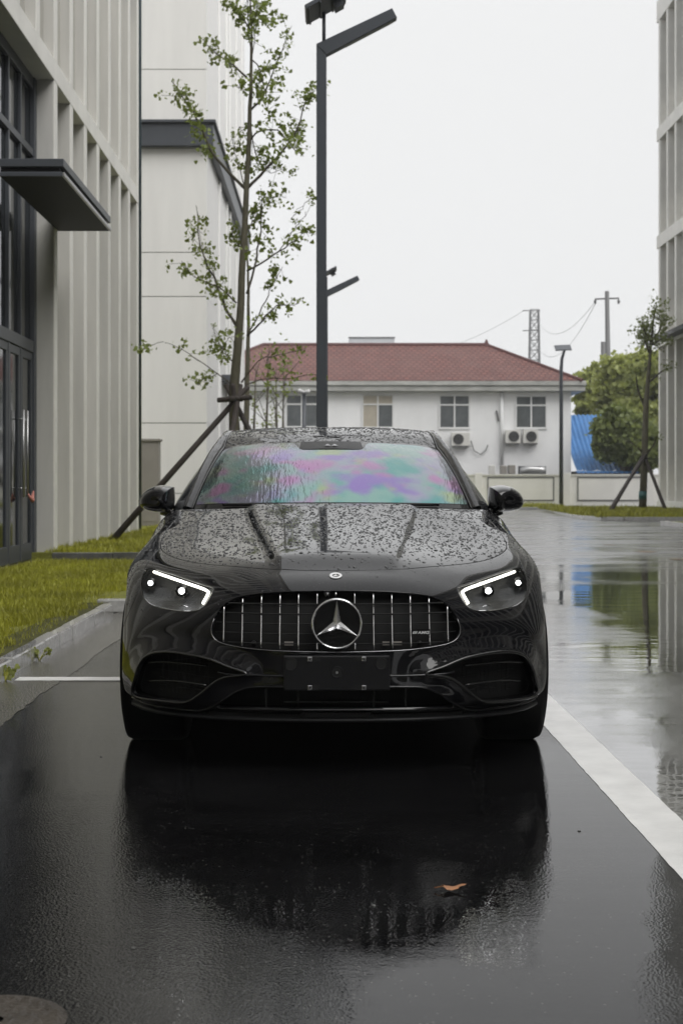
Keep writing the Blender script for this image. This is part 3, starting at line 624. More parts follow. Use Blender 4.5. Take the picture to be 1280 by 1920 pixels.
young_tree('slender young tree with wooden stakes left of the lamp pole', 24.0, TR, BR, .095, .2, .74, lsize=.07)
BR2 = [b for i, b in enumerate(BR) if i in (3, 8, 9, 13, 15, 17, 21, 22, 25)]
young_tree('thinner young tree standing right behind the staked one', 33.0, [(540,1745),(545,1560),(548,1400),(545,1200),(540,1000),(545,850)], [(b[0], b[1], b[2]*.45, b[3]*.6) for b in BR2 if min(q[1] for q in b[0]) > 850], .075, .2, .5, dx=2)
# stakes of the near tree
def tree_support(label, loc, top, feet, r, ties=True):
    o = empty('tree_support', loc); tag(o, label, 'tree stakes'); tp_ = Vector(top) - o.location
    for f_ in feet:
        fv = Vector(f_) - o.location; dirv = (tp_ - fv).normalized()
        MB().tube([fv - dirv*.1, fv.lerp(tp_, .5) + Vector((j(.02), j(.02), 0)), tp_ + dirv*.28 + Vector((j(.08), j(.08), 0))], [r*1.1, r, r*.85], 8).build('stake', STAKE, o, True)
    if ties:
        for k in range(3):
            a = k*math.pi/3 + .4; v_ = Vector((math.cos(a), math.sin(a), 0))*.30
            MB().tube([tp_ - v_ + Vector((0, 0, .02*k-.03)), tp_ + v_ + Vector((0, 0, .03-.02*k))], r*.85, 7).build('tie_bar', STAKE, o, True)
        MB().tube([tp_ + Vector((math.cos(t)*.13, math.sin(t)*.13, .02*math.sin(3*t))) for t in np.linspace(0, 6.3, 18)], .035, 6, False).build('rope_binding', STAKE, o, True)
    return o
tb = at(440, 748, 24)
tree_support('dark wooden stakes tied round the young tree by the lamp pole', (tb.x, 24, .2), tb, [(at(211, 1014, 24.2).x, 24.1, .2), (tb.x+1.15, 24.5, .2), (tb.x-.25, 22.6, .2), (tb.x+.1, 25.8, .2)], .052)
# saplings by the house
for px, top, Y in ((499, 660, 46), (517, 690, 47), (531, 700, 48), (478, 690, 44)):
    b_ = at(px, 800, Y); o = empty('sapling', (b_.x, Y, .05)); tag(o, {499: 'bare thin sapling nearest the staked tree, before the house', 517: 'middle thin sapling before the first house window', 531: 'rightmost thin sapling before the first house window', 478: 'slim sapling almost hidden behind the staked tree'}[px], 'sapling', 'thin saplings before the house')
    zt = at(px, top, Y).z; MB().tube([(0, 0, 0), (j(.05), 0, zt*.5), (j(.1), 0, zt)], [.06, .045, .012], 6).build('trunk', TWIG, o, True)
    bm_ = MB(); lp = []
    for k in range(9):
        z = zt*random.uniform(.45, .95); e = Vector((random.uniform(-.6, .6), random.uniform(-.4, .4), z+random.uniform(.3, .9))); bm_.tube([(0, 0, z), e], [.015, .006], 4); lp += [tuple(e + Vector((random.gauss(0, .12), random.gauss(0, .12), random.gauss(0, .12)))) for _ in range(9)]
    bm_.build('branches', TWIG, o); leaves(lp, .09, LEAF, 'crown', o, spread=.03)
# broad trees beyond the wall
def bush_tree(name, label, px, py, Y, blobs, n, size, m, dens_noise=.35):
    b_ = at(px, py, Y); o = empty(name, (b_.x, Y, 0)); tag(o, label, 'tree', 'broad trees beyond the boundary wall')
    cr = []
    for (bx, by, rx, ry) in blobs:
        c_ = at(bx, by, Y) - o.location; rx_, ry_ = rx*Y/F, ry*Y/F; k = int(n*rx*ry/2500)
        nc = max(8, k//45); d_ = rng.normal(0, 1, (nc, 3)); d_ /= np.linalg.norm(d_, axis=1)[:, None]; cen = d_*rng.uniform(.35, 1.0, (nc, 1))**.5*np.array([rx_, rx_*.8, ry_]) + np.array(c_)
        for q in cen: cr.append(q + rng.normal(0, .32*rx_*.6, (45, 3))*np.array([1, 1, .7]))
    cr = np.concatenate(cr, 0); leaves(cr, size, m, 'crown', o, spread=.02)
    tk = MB(); top = at(blobs[0][0], blobs[0][1], Y) - o.location
    tk.tube([(0, 0, 0), (j(.1), 0, top.z*.45), tuple(top)], [.28, .2, .06], 8)
    for (bx, by, rx, ry) in blobs[1:]:
        e = at(bx, by, Y) - o.location; tk.tube([(0, 0, top.z*.4), tuple(e*.5 + Vector((0, 0, top.z*.3))), tuple(e)], [.14, .1, .03], 6)
    tk.build('trunk', TWIG, o, True); return o
bush_tree('broad_tree', 'pale green round tree just right of the house eave', 1104, 890, 100, [(1106, 722, 26, 30), (1100, 755, 22, 30), (1122, 700, 18, 22)], 6000, .30, LEAF2)
bush_tree('broad_tree', 'tall bushy green tree below the utility pole', 1160, 890, 94, [(1165, 700, 36, 36), (1150, 745, 36, 40), (1185, 760, 34, 50)], 6000, .30, LEAF2)
bush_tree('broad_tree', 'bright bushy tree beside the right office building', 1215, 890, 90, [(1212, 695, 32, 36), (1220, 750, 30, 50), (1205, 800, 30, 50)], 6000, .28, LEAF2)
bush_tree('broad_tree', 'low dark green tree overhanging the blue metal shed', 1170, 890, 84, [(1150, 800, 34, 36), (1190, 830, 44, 46), (1140, 835, 26, 30), (1215, 850, 26, 36)], 6500, .26, LEAF3)
# staked tree on the corner lawn
Yc = 62; o = empty('corner_tree', (at(1204, 950, Yc).x, Yc, .12)); tag(o, 'thin staked tree with teal wrap on the corner lawn at right', 'tree'); ro = lambda p: Vector(p) - o.location
MB().tube([ro(at(1204, 951, Yc)), ro(at(1207, 870, Yc)), ro(at(1210, 760, Yc)), ro(at(1220, 640, Yc)), ro(at(1226, 575, Yc))], [.17, .15, .12, .05, .015], 9).build('trunk', BARK, o, True)
MB().tube([ro(at(1204, 936, Yc)), ro(at(1204.5, 921, Yc))], [.18, .178], 10).build('trunk_wrap', TEALB, o, True)
lp = []
for pth in (((1207,850),(1190,835),(1175,826)), ((1208,850),(1222,838),(1232,815)), ((1212,720),(1235,700),(1250,690)), ((1210,770),(1195,730),(1192,700)), ((1219,640),(1208,622),(1202,605)), ((1220,640),(1235,620),(1246,590)), ((1222,630),(1224,600),(1230,570)), ((1216,650),(1232,640),(1248,632)), ((1216,660),(1206,635),(1198,628))):
    pts = smooth_path([at(a, b, Yc + random.uniform(-.3, .3)) for a, b in pth], 7); MB().tube([ro(p) for p in pts], [.06-.007*k for k in range(7)], 5).build('branch', TWIG, o, True)
    nl = 26 if pth[0][1] < 700 else 6
    for _ in range(nl): c_ = random.choice(pts[2:]) + Vector((random.gauss(0, .22), random.gauss(0, .25), random.gauss(0, .22))); lp += [tuple(ro(c_ + Vector((random.gauss(0, .1), random.gauss(0, .1), random.gauss(0, .1))))) for _ in range(8)]
leaves(lp, .11, LEAF3, 'crown', o, spread=.03)
tt = at(1207, 852, Yc); tree_support('brown stakes bracing the thin tree on the corner lawn', (tt.x, Yc, .12), tt, [(at(1147, 962, 58).x, 58.6, .12), (at(1176, 967, 54).x, 57.4, .12), (at(1254, 962, 59).x, 59.6, .12)], .075, False)

# ================================================================== THE CAR  (local axes: x across, y back from the nose, z up)
CARX, CARY = .022, 5.42
car = empty('sedan_car', (.0245, CARY, 0), .0085); tag(car, 'black sedan wet with rain, headlights lit and windscreen shimmering in rainbow colours', 'car')
def droplet_paint(name, base, metal, rough, spec=.5):
    m = mat(name, base, rough, metal=metal, spec=spec, coat=1.0); return m
PAINT = droplet_paint('black_metallic_paint', (.0055, .0055, .0068), .0, .06, 0.25)
PAINT.node_tree.nodes['Principled BSDF'].inputs['IOR'].default_value = 1.34
PAINT.node_tree.nodes['Principled BSDF'].inputs['Coat IOR'].default_value = 1.36
GBLACK = mat('gloss_black_trim', (.006, .006, .006), .12, spec=.5, coat=.5)
SATIN = mat('satin_black_plastic', (.009, .009, .010), .42, var=.15, scale=30, bump=.1, bscale=300, spec=.25)
CHROME = mat('chrome', (.72, .72, .73), .12, metal=1.0)
CHROMED = mat('satin_chrome', (.55, .55, .56), .22, metal=1.0)
RUBBER = mat('tyre_rubber', (.006, .006, .006), .6, var=.2, scale=20, spec=.12)
WATER = mat('water_drop', (.010, .0105, .012), .03, spec=.5, coat=.6, ior=1.36)
UNDER = mat('underbody', (.004, .004, .004), .8)
LEDW = mat('led_white', (.9, .9, .85), .3, emit=(1.0, .97, .86), estr=1.7)
LEDP = mat('led_projector', (.9, .9, .9), .3, emit=(1.0, 1.0, 1.0), estr=5)
SGLASS = mat('tinted_side_glass', (.008, .009, .010), .04, spec=.6)
FRIT = mat('glass_frit', (.006, .006, .0065), .08, spec=.35)

def sbasis(t, kn):                      # natural cubic spline as a linear map from knot values
    kn = np.asarray(kn, float); K = len(kn); h = np.diff(kn); A = np.eye(K); B = np.zeros((K, K))
    for i in range(1, K-1):
        A[i, i-1:i+2] = h[i-1], 2*(h[i-1]+h[i]), h[i]; B[i, i-1:i+2] = 6/h[i-1], -6/h[i-1]-6/h[i], 6/h[i]
    M = np.linalg.solve(A, B); t = np.asarray(t, float); i = np.clip(np.searchsorted(kn, t)-1, 0, K-2); hh = h[i]; a = (kn[i+1]-t)/hh; b = (t-kn[i])/hh
    W = np.zeros((len(t), K)); r = np.arange(len(t)); W[r, i] += a; W[r, i+1] += b
    return W + ((a**3-a)*hh*hh/6)[:, None]*M[i] + ((b**3-b)*hh*hh/6)[:, None]*M[i+1]

NET = np.array([
 [(0,.060,.222),(0,.004,.27),(0,-.008,.38),(0,-.006,.50),(0,.020,.64),(0,.070,.715),(0,.215,.785),(0,.55,.855),(0,.95,.922),(0,1.36,1.003)],
 [(.25,.075,.222),(.25,.018,.27),(.25,.006,.38),(.25,.010,.50),(.25,.040,.64),(.25,.095,.715),(.25,.245,.785),(.24,.57,.851),(.22,.96,.919),(.20,1.365,1.003)],
 [(.46,.130,.222),(.47,.072,.27),(.475,.066,.38),(.48,.080,.50),(.48,.125,.63),(.48,.205,.71),(.485,.40,.787),(.46,.68,.842),(.42,1.02,.912),(.38,1.39,1.001)],
 [(.63,.215,.222),(.65,.165,.27),(.66,.165,.38),(.665,.195,.50),(.662,.265,.62),(.655,.375,.718),(.655,.575,.800),(.63,.82,.855),(.58,1.10,.917),(.52,1.44,.999)],
 [(.76,.345,.222),(.785,.305,.27),(.80,.31,.38),(.803,.345,.50),(.797,.425,.62),(.788,.545,.735),(.762,.745,.825),(.73,.95,.872),(.69,1.18,.927),(.63,1.50,.998)],
 [(.85,.53,.22),(.875,.49,.27),(.888,.50,.38),(.890,.53,.50),(.883,.585,.62),(.864,.69,.742),(.818,.88,.835),(.79,1.03,.880),(.76,1.24,.928),(.70,1.545,.998)],
 [(.905,.80,.215),(.925,.80,.27),(.932,.81,.38),(.932,.82,.50),(.926,.835,.62),(.903,.875,.742),(.848,1.00,.838),(.82,1.12,.882),(.79,1.30,.929),(.745,1.60,.996)],
 [(.905,1.12,.21),(.922,1.12,.27),(.932,1.12,.38),(.933,1.12,.50),(.926,1.12,.62),(.908,1.13,.74),(.862,1.17,.842),(.835,1.25,.887),(.81,1.40,.932),(.775,1.66,.993)],
 [(.90,1.45,.21),(.915,1.45,.27),(.926,1.45,.38),(.929,1.45,.50),(.922,1.45,.62),(.908,1.45,.74),(.878,1.45,.84),(.857,1.47,.892),(.833,1.56,.942),(.80,1.74,.990)]], float)
FULL = np.concatenate([NET[:0:-1]*np.array([-1, 1, 1]), NET], 0)
ch = np.linalg.norm(np.diff(NET[:, 2:8], axis=0), axis=2).mean(1); pk = np.concatenate([[0], np.cumsum(ch)]); PK = np.concatenate([-pk[:0:-1], pk])
cq = np.linalg.norm(np.diff(NET[:6], axis=1), axis=2).mean(0); QK = np.concatenate([[0], np.cumsum(cq)])
def sst(x): x = np.clip(x, 0, 1); return x*x*(3-2*x)
LIP = None
def S0(p, q): return np.einsum('ni,nj,ijk->nk', sbasis(p, PK), sbasis(q, QK), FULL)
def SF(p, q):
    P3 = S0(p, q); u, d = np.abs(P3[:, 0]), P3[:, 1]
    on = sst((d-.17)/.16)*sst((q-QK[5])/.10)
    uc = .235 + .155*np.clip((d-.2)/1.1, 0, 1)
    P3[:, 2] += on*(.017*sst((uc+.03-u)/.06) + .010*(1-np.clip(u/.75, 0, 1)**2))                  # power dome between two creases
    if LIP is not None:                    # swollen surround of the side intakes, shallow hollow above it, brow over the lamp
        k = (np.abs(p) > LIP[:, 0].min()-.16) & (np.abs(p) < LIP[:, 0].max()+.12) & (q < LIP[:, 1].max()+.20)
        if k.any():
            pp = np.stack([np.abs(p[k]), q[k]], 1); dm = np.full(len(pp), 9.0)
            for a, b in zip(LIP, np.roll(LIP, -1, 0)):
                ab = b-a; tt = np.clip(((pp-a)@ab)/(ab@ab+1e-12), 0, 1); dm = np.minimum(dm, np.linalg.norm(pp-(a+tt[:, None]*ab), axis=1))
            up = pp[:, 1] > LIP[:, 1].mean()
            P3[k, 1] += -.011*np.exp(-(dm/.024)**2) + np.where(up, .010*np.exp(-((dm-.075)/.032)**2), 0)
    return P3
def SN(p, q, e=1.5e-3):
    a = SF(p+e, q)-SF(p-e, q); b = SF(p, np.minimum(q+e, QK[-1]))-SF(p, np.maximum(q-e, 0)); n = np.cross(a, b); n /= np.linalg.norm(n, axis=1)[:, None]+1e-12
    return np.where((n[:, 2:3]*.6 - n[:, 1:2]*.8 + n[:, 0:1]*np.sign(p)[:, None]*.5) < 0, -n, n)
def proj(P3): Y = P3[:, 1]+CARY; return np.stack([CX+F*(P3[:, 0]+CARX)/Y, CY-F*(P3[:, 2]-H)/Y], 1)
def projs(P3): return np.stack([P3[:, 1]*500, P3[:, 2]*500], 1)
gp, gq = np.meshgrid(np.linspace(0, pk[-1], 170), np.linspace(0, QK[-1], 150), indexing='ij'); gp, gq = gp.ravel(), gq.ravel(); G3 = SF(gp, gq)
def inverse(pts, pf=proj, mask=None):
    g2 = pf(G3); res = []
    for (x, y) in pts:
        dd = ((g2-np.array([x, y]))**2).sum(1)
        if mask is not None: dd = np.where(mask, dd, 1e12)
        k = int(np.argmin(dd)); p, q = gp[k], gq[k]
        for _ in range(8):
            e = 1e-4; f0 = pf(SF(np.array([p]), np.array([q])))[0]; fa = pf(SF(np.array([p+e]), np.array([q])))[0]; fb = pf(SF(np.array([p]), np.array([q+e])))[0]
            J = np.stack([(fa-f0)/e, (fb-f0)/e], 1)
            try: s = np.linalg.solve(J, np.array([x, y])-f0)
            except Exception: break
            s = np.clip(s, -.03, .03); p = float(np.clip(p+s[0], 0, pk[-1])); q = float(np.clip(q+s[1], 0, QK[-1]))
        res.append((p, q))
    return res
ip = lambda i: float(np.interp(i, np.arange(len(pk)), pk)); iq = lambda i: float(np.interp(i, np.arange(len(QK)), QK))
def dens(poly, step=.012, closed=False):       # round the corners (Catmull-Rom) and resample
    P_ = [np.array(p) for p in poly]; n = len(P_); out_ = []
    for k in range(n if closed else n-1):
        g_ = (lambda i: P_[i % n]) if closed else (lambda i: P_[min(max(i, 0), n-1)])
        p0, p1, p2, p3 = g_(k-1), g_(k), g_(k+1), g_(k+2); m = max(1, int(np.linalg.norm(p2-p1)/step))
        for f in np.arange(m)/m: out_.append(.5*((2*p1)+(p2-p0)*f+(2*p0-5*p1+4*p2-p3)*f*f+(3*p1-p0-3*p2+p3)*f**3))
    if not closed: out_.append(P_[-1])
    return [tuple(p) for p in out_]
front = G3[:, 1] < .75
GR = inverse([(629,1108),(700,1109),(770,1113),(812,1120),(840,1136),(856,1160),(862,1180),(858,1195),(843,1206),(800,1215),(740,1220),(629,1223)], mask=front)
GR[0] = (0, GR[0][1]); GR[-1] = (0, GR[-1][1]); GRL = dens(GR)
HLL = dens(inverse([(857,1104),(868,1097),(920,1079),(958,1067),(974,1064),(984,1070),(989,1085),(990,1105),(985,1122),(970,1135),(945,1142),(915,1146),(890,1145),(876,1138),(865,1122)], mask=front), .008, True)
INL = dens(inverse([(797,1263),(830,1250),(870,1234),(920,1224),(955,1222),(980,1229),(995,1248),(1003,1275),(1007,1294),(998,1305),(960,1312),(912,1316),(884,1302),(860,1282),(838,1270)], mask=front), .010, True)
LIP = np.array(INL)[::3]; G3 = SF(gp, gq)
LW = inverse([(629,1291),(750,1290),(790,1292),(818,1302),(842,1318),(848,1328),(760,1331),(629,1332)], mask=front); LW[0] = (0, LW[0][1]); LW[-1] = (0, LW[-1][1]); LWL = dens(LW)
HOL = dens([(0, iq(5.86)), (ip(1), iq(5.88)), (ip(2), iq(5.93)), (ip(3), iq(6.02)), (ip(3.7), iq(6.12)), (ip(4.15), iq(6.32)), (ip(4.5), iq(6.75)), (ip(4.75), iq(7.4)), (ip(5.0), iq(8.2)), (ip(5.3), QK[-1])])
side = (G3[:, 2] < .8) & (gp > ip(4.2))
WC = (.845, .345)
ang = np.radians(np.linspace(196, -16, 15)); AR = dens(inverse([((WC[0]+.385*math.cos(t))*500, (WC[1]+.385*math.sin(t))*500) for t in ang], projs, side), .012)
AR = [(AR[0][0], 0.0)] + AR + [(AR[-1][0], 0.0)]
hk = min(range(len(HOL)), key=lambda i: abs(HOL[i][0]-ip(4.05))); s1 = inverse([(982, 1066), (991, 1100)], mask=front); ak = min(range(len(AR)), key=lambda i: abs(AR[i][1]-iq(3.2)) + (0 if AR[i][0] < ip(6) else 9))
SEAM = dens([HOL[hk], s1[0], s1[1], AR[ak]])
# constrained triangulation in parameter space
cv, ce = [], []
def addc(poly, closed=False):
    o = len(cv); cv.extend([(float(a), float(b)) for a, b in poly]); ce.extend([(o+i, o+i+1) for i in range(len(poly)-1)])
    if closed: ce.append((o+len(poly)-1, o))
for c_, k_ in ((GRL, 0), (HLL, 1), (INL, 1), (LWL, 0), (HOL, 0), (AR, 0), (SEAM, 0)): addc(c_, k_)
npn, nqn = 150, 130; bx_ = [(p, 0.0) for p in np.linspace(0, pk[-1], npn)] + [(pk[-1], q) for q in np.linspace(0, QK[-1], nqn)[1:]] + [(p, QK[-1]) for p in np.linspace(pk[-1], 0, npn)[1:]] + [(0.0, q) for q in np.linspace(QK[-1], 0, nqn)[1:-1]]
addc(bx_, True)
ca = np.array(cv); ip_, iq_ = np.meshgrid(np.linspace(0, pk[-1], npn)[1:-1], np.linspace(0, QK[-1], nqn)[1:-1], indexing='ij'); ip_, iq_ = ip_.ravel(), iq_.ravel()
keep = np.ones(len(ip_), bool)
for i in range(0, len(ip_), 400): keep[i:i+400] = (((ip_[i:i+400, None]-ca[None, :, 0])**2 + (iq_[i:i+400, None]-ca[None, :, 1])**2).min(1)) > .0055**2
allv = cv + list(zip(ip_[keep].tolist(), iq_[keep].tolist()))
r_ = delaunay_2d_cdt([Vector(v) for v in allv], ce, [], 0, 1e-6)
PV = np.array([tuple(v) for v in r_[0]]); TV = np.array([f for f in r_[2] if len(f) == 3])
def inpoly(c, poly):
    poly = np.array(poly); x, y = c[:, 0], c[:, 1]; r = np.zeros(len(c), bool); n = len(poly); jx = n-1
    for i in range(n):
        xi, yi = poly[i]; xj, yj = poly[jx]
        if yi != yj:
            t = ((yi > y) != (yj > y)) & (x < (xj-xi)*(y-yi)/(yj-yi)+xi); r ^= t
        jx = i
    return r
cen = PV[TV].mean(1)
e_ = (PV[TV[:, 1]]-PV[TV[:, 0]]); f_ = (PV[TV[:, 2]]-PV[TV[:, 0]]); TV = TV[np.abs(e_[:, 0]*f_[:, 1]-e_[:, 1]*f_[:, 0]) > 1e-9]; cen = PV[TV].mean(1)
reg = np.full(len(TV), 'bumper', dtype=object)
ss = np.array(sorted(SEAM, key=lambda s: s[1])); seam_p = np.interp(cen[:, 1], ss[:, 1], ss[:, 0]); reg[cen[:, 0] > seam_p] = 'fender'
reg[(cen[:, 1] < SEAM[-1][1]) & (cen[:, 0] > ip(5.6))] = 'fender'
reg[inpoly(cen, HOL + [(0, QK[-1])])] = 'hood'
for nm_, pl in (('grille', GRL), ('headlight', HLL), ('intake', INL), ('lower', LWL), ('arch', AR)): reg[inpoly(cen, pl)] = nm_
P3A, N3A = SF(PV[:, 0], PV[:, 1]), SN(PV[:, 0], PV[:, 1]); P3A[np.abs(PV[:, 0]) < 1e-9, 0] = 0
def panel_arrays(names):
    t = TV[np.isin(reg, names)]; used = np.unique(t); mp = -np.ones(len(PV), int); mp[used] = np.arange(len(used)); return P3A[used].copy(), N3A[used].copy(), mp[t], used
def mirrored(V, Nn, T, both=True):          # weld the two halves on the centre line
    m = np.abs(V[:, 0]) < 1e-7; idx = np.where(m, np.arange(len(V)), 0); nm = (~m).sum(); idx[~m] = len(V)+np.arange(nm)
    V2 = np.concatenate([V, V[~m]*np.array([-1, 1, 1])]); N2 = np.concatenate([Nn, Nn[~m]*np.array([-1, 1, 1])]); N2[:len(V)][m, 0] = 0
    return V2, N2, np.concatenate([T, idx[T][:, ::-1]])
PANELS = {}
def make_panel(name, V, Nn, T, m, parent, gap=.0030, rim=.014, lab=None):
    fn = np.cross(V[T[:, 1]]-V[T[:, 0]], V[T[:, 2]]-V[T[:, 0]]); fl = (fn*Nn[T[:, 0]]).sum(1) < 0; T = T.copy(); T[fl] = T[fl][:, ::-1]
    ed = {}
    for t in T:
        for a, b in ((t[0], t[1]), (t[1], t[2]), (t[2], t[0])): ed[(a, b)] = t
    bd = [(a, b) for (a, b) in ed if (b, a) not in ed]
    off = np.zeros_like(V)
    for a, b in bd:
        e = V[b]-V[a]; ii = np.cross(Nn[a], e); l = np.linalg.norm(ii)
        if l > 1e-9: off[a] += ii/l; off[b] += ii/l
    l = np.linalg.norm(off, axis=1); k = l > 1e-6; V = V.copy(); V[k] += off[k]/l[k][:, None]*gap
    bs = sorted(set([a for a, b in bd])); mp = {a: len(V)+i for i, a in enumerate(bs)}
    mid = {a: len(V)+len(bs)+i for i, a in enumerate(bs)}
    V3 = np.concatenate([V, V[bs]-Nn[bs]*.0022-off[bs]/(l[bs][:, None]+1e-9)*.0012, V[bs]-Nn[bs]*rim-off[bs]/(l[bs][:, None]+1e-9)*.0012])
    nn_b = -off[bs]/(l[bs][:, None]+1e-9); nmid = Nn[bs]*.5+nn_b; nmid /= np.linalg.norm(nmid, axis=1)[:, None]
    N3 = np.concatenate([Nn, nmid, nn_b])
    rimf = []
    for a, b in bd: rimf += [(b, a, mp[a]), (b, mp[a], mp[b]), (mp[b], mp[a], mid[a]), (mp[b], mid[a], mid[b])]
    TT = np.concatenate([T, np.array(rimf)])
    o = tri_mesh(name, V3, TT, m, parent, True)
    o.data.normals_split_custom_set_from_vertices([tuple(n) for n in N3])
    if lab: o['label'] = lab
    PANELS.setdefault(name, []).append((V, Nn, T, o)); return o
V, n_, T_, _ = panel_arrays(['hood']); hood = make_panel('hood', *mirrored(V, n_, T_), PAINT, car)
V, n_, T_, _ = panel_arrays(['bumper']); bumper = make_panel('front_bumper', *mirrored(V, n_, T_), PAINT, car)
FND = {}
for s in (1, -1):
    V, n_, T_, _ = panel_arrays(['fender']); FND[s] = make_panel('fender', V*np.array([s, 1, 1]), n_*np.array([s, 1, 1]), T_, PAINT, car)
# dark structure just under the panels (fills the shut lines)
V, n_, T_, us = panel_arrays(['hood', 'bumper', 'fender']); V2, N2, T2 = mirrored(V, n_, T_); tri_mesh('inner_structure', V2-N2*.016, T2, UNDER, car)

def surf(px, py, inset=0.0): p, q = inverse([(px, py)], mask=front)[0]; a = np.array([p]), np.array([q]); return Vector(SF(*a)[0] - SN(*a)[0]*inset)
def line3(poly, inset=0.0): a = np.array(poly); return [Vector(x) for x in SF(a[:, 0], a[:, 1])-SN(a[:, 0], a[:, 1])*inset]
def mir(v): return Vector((-v[0], v[1], v[2]))
def loc(px, py, d): Y = d+CARY; return Vector(((px-CX)/F*Y-CARX, d, H-(py-CY)/F*Y))

# ---- headlights
LENS = bpy.data.materials.new('headlight_lens'); LENS.use_nodes = True; t = LENS.node_tree; t.nodes.clear()
mo = N(t, 'ShaderNodeOutputMaterial'); tr = N(t, 'ShaderNodeBsdfTransparent'); gl = N(t, 'ShaderNodeBsdfGlossy'); gl.inputs['Roughness'].default_value = .03; fr = N(t, 'ShaderNodeFresnel'); fr.inputs[0].default_value = 1.22; ms = N(t, 'ShaderNodeMixShader'); tr.inputs[0].default_value = (.93, .94, .94, 1)
vo = N(t, 'ShaderNodeTexVoronoi'); vo.inputs['Scale'].default_value = 110; tcx = N(t, 'ShaderNodeTexCoord'); t.links.new(tcx.outputs['Object'], vo.inputs['Vector']); bpx = N(t, 'ShaderNodeBump'); bpx.inputs['Strength'].default_value = .15; bpx.inputs['Distance'].default_value = .003; t.links.new(vo.outputs['Distance'], bpx.inputs['Height'])
t.links.new(bpx.outputs[0], gl.inputs['Normal'])
t.links.new(fr.outputs[0], ms.inputs[0]); t.links.new(tr.outputs[0], ms.inputs[1]); t.links.new(gl.outputs[0], ms.inputs[2]); t.links.new(ms.outputs[0], mo.inputs[0])
HLIN = mat('headlight_inner', (.006, .0065, .0075), .3, spec=.2, var=.6, scale=55, bump=.3, bscale=120)
def dist_poly(pp, poly):
    a = np.array(poly); b = np.roll(a, -1, 0); ab = b-a; t = np.clip(((pp[:, None]-a[None])*ab[None]).sum(2)/((ab**2).sum(1)[None]+1e-12), 0, 1); return np.sqrt((((a[None]+ab[None]*t[..., None])-pp[:, None])**2).sum(2)).min(1)
V, n_, T_, us = panel_arrays(['headlight']); dep = .004 + .085*sst(dist_poly(PV[us], HLL)/.035)
drl = [(966, 1067.5), (940, 1077), (905, 1089.5), (875, 1100), (865.5, 1106), (869, 1114), (874, 1123), (878, 1130)]
for s in (1, -1):
    mm = np.array([s, 1, 1]); hl = empty('headlight'); hl.parent = car; hl['label'] = 'lit headlight with bright hooked daytime light bar'
    make_panel('lens', V*mm, n_*mm, T_, LENS, hl, gap=.003, rim=.006)
    Vb = V.copy(); Vb[:, 1] += dep; tri_mesh('reflector_bowl', Vb*mm, T_, HLIN, hl, True)
    S_ = lambda v: Vector((v[0]*s, v[1], v[2]))
    # light guide: a ribbon set just behind the lens
    ins = [surf(x, y, .012) for x, y in drl]; cs = sum(ins, Vector())/len(ins); ctr = surf(925, 1108, .012); rib = MB(); G_ = []
    rib_p = smooth_path(ins[:5], 14) + smooth_path(ins[4:], 8)[1:]
    for i, p in enumerate(rib_p):
        tdir = (rib_p[min(i+1, len(rib_p)-1)]-rib_p[max(i-1, 0)]).normalized(); toC = (ctr-p); toC = (toC-tdir*toC.dot(tdir)).normalized(); wd = .0090 if i < 14 else .0078
        dp = tdir.cross(toC).normalized()*.008; G_.append([S_(p), S_(p+toC*wd), S_(p+toC*wd+dp), S_(p+dp), S_(p)])
    rib.grid(G_).build('daytime_light_bar', LEDW, hl)
    for (x, y, r) in ((917, 1109, .0125), (974, 1094, .0105)):
        c0 = surf(x, y, 0)+Vector((0, .034, 0))
        MB().tube([S_(c0 + Vector((math.cos(a)*r*1.9, .004, math.sin(a)*r*1.9))) for a in np.linspace(0, 2*math.pi, 25)], .0022, 6, False).build('projector_ring', mat('smoked_chrome', (.10, .10, .105), .3, metal=1.0), hl, True)
        dm = MB(); ringsP = [[S_(c0 + Vector((math.cos(a)*r*k, -.016*(1-k*k)-.004, math.sin(a)*r*k))) for a in np.linspace(0, 2*math.pi, 17)] for k in (.02, .5, .8, 1.0)]
        dm.grid(ringsP).build('led_projector', LEDP, hl, True)
        MB().tube([S_(c0+Vector((0, .002, 0))), S_(c0+Vector((0, .03, 0)))], [r*2.0, r*1.4], 20).build('projector_housing', GBLACK, hl, True)
    for pl in ([(893, 1134), (912, 1131), (924, 1127), (932, 1130), (938, 1137), (955, 1138), (970, 1131), (977, 1118)], [(888, 1135), (899, 1133)]):
        MB().tube([S_(p) for p in smooth_path([surf(a, b, .03) for a, b in pl], 22)], .0022, 6).build('trim_strip', CHROME, hl, True)
    for (a, b, c, d) in ((937, 1102, 951, 1117), (948, 1084, 958, 1093)):
        q = [surf(a, b, .05), surf(c, b, .05), surf(c, d, .05), surf(a, d, .05)]
        MB().prism([S_(v) for v in q], (0, .02, 0)).build('reflector_cell', mat('smoked_chrome', (.10, .10, .105), .3, metal=1.0), hl, bevel=.002)
# black sealing frame round each lens
for s in (1, -1): MB().tube([Vector((v[0]*s, v[1], v[2])) for v in line3(HLL + HLL[:1], .004)], .0045, 6, False).build('lens_seal', GBLACK, car, True)

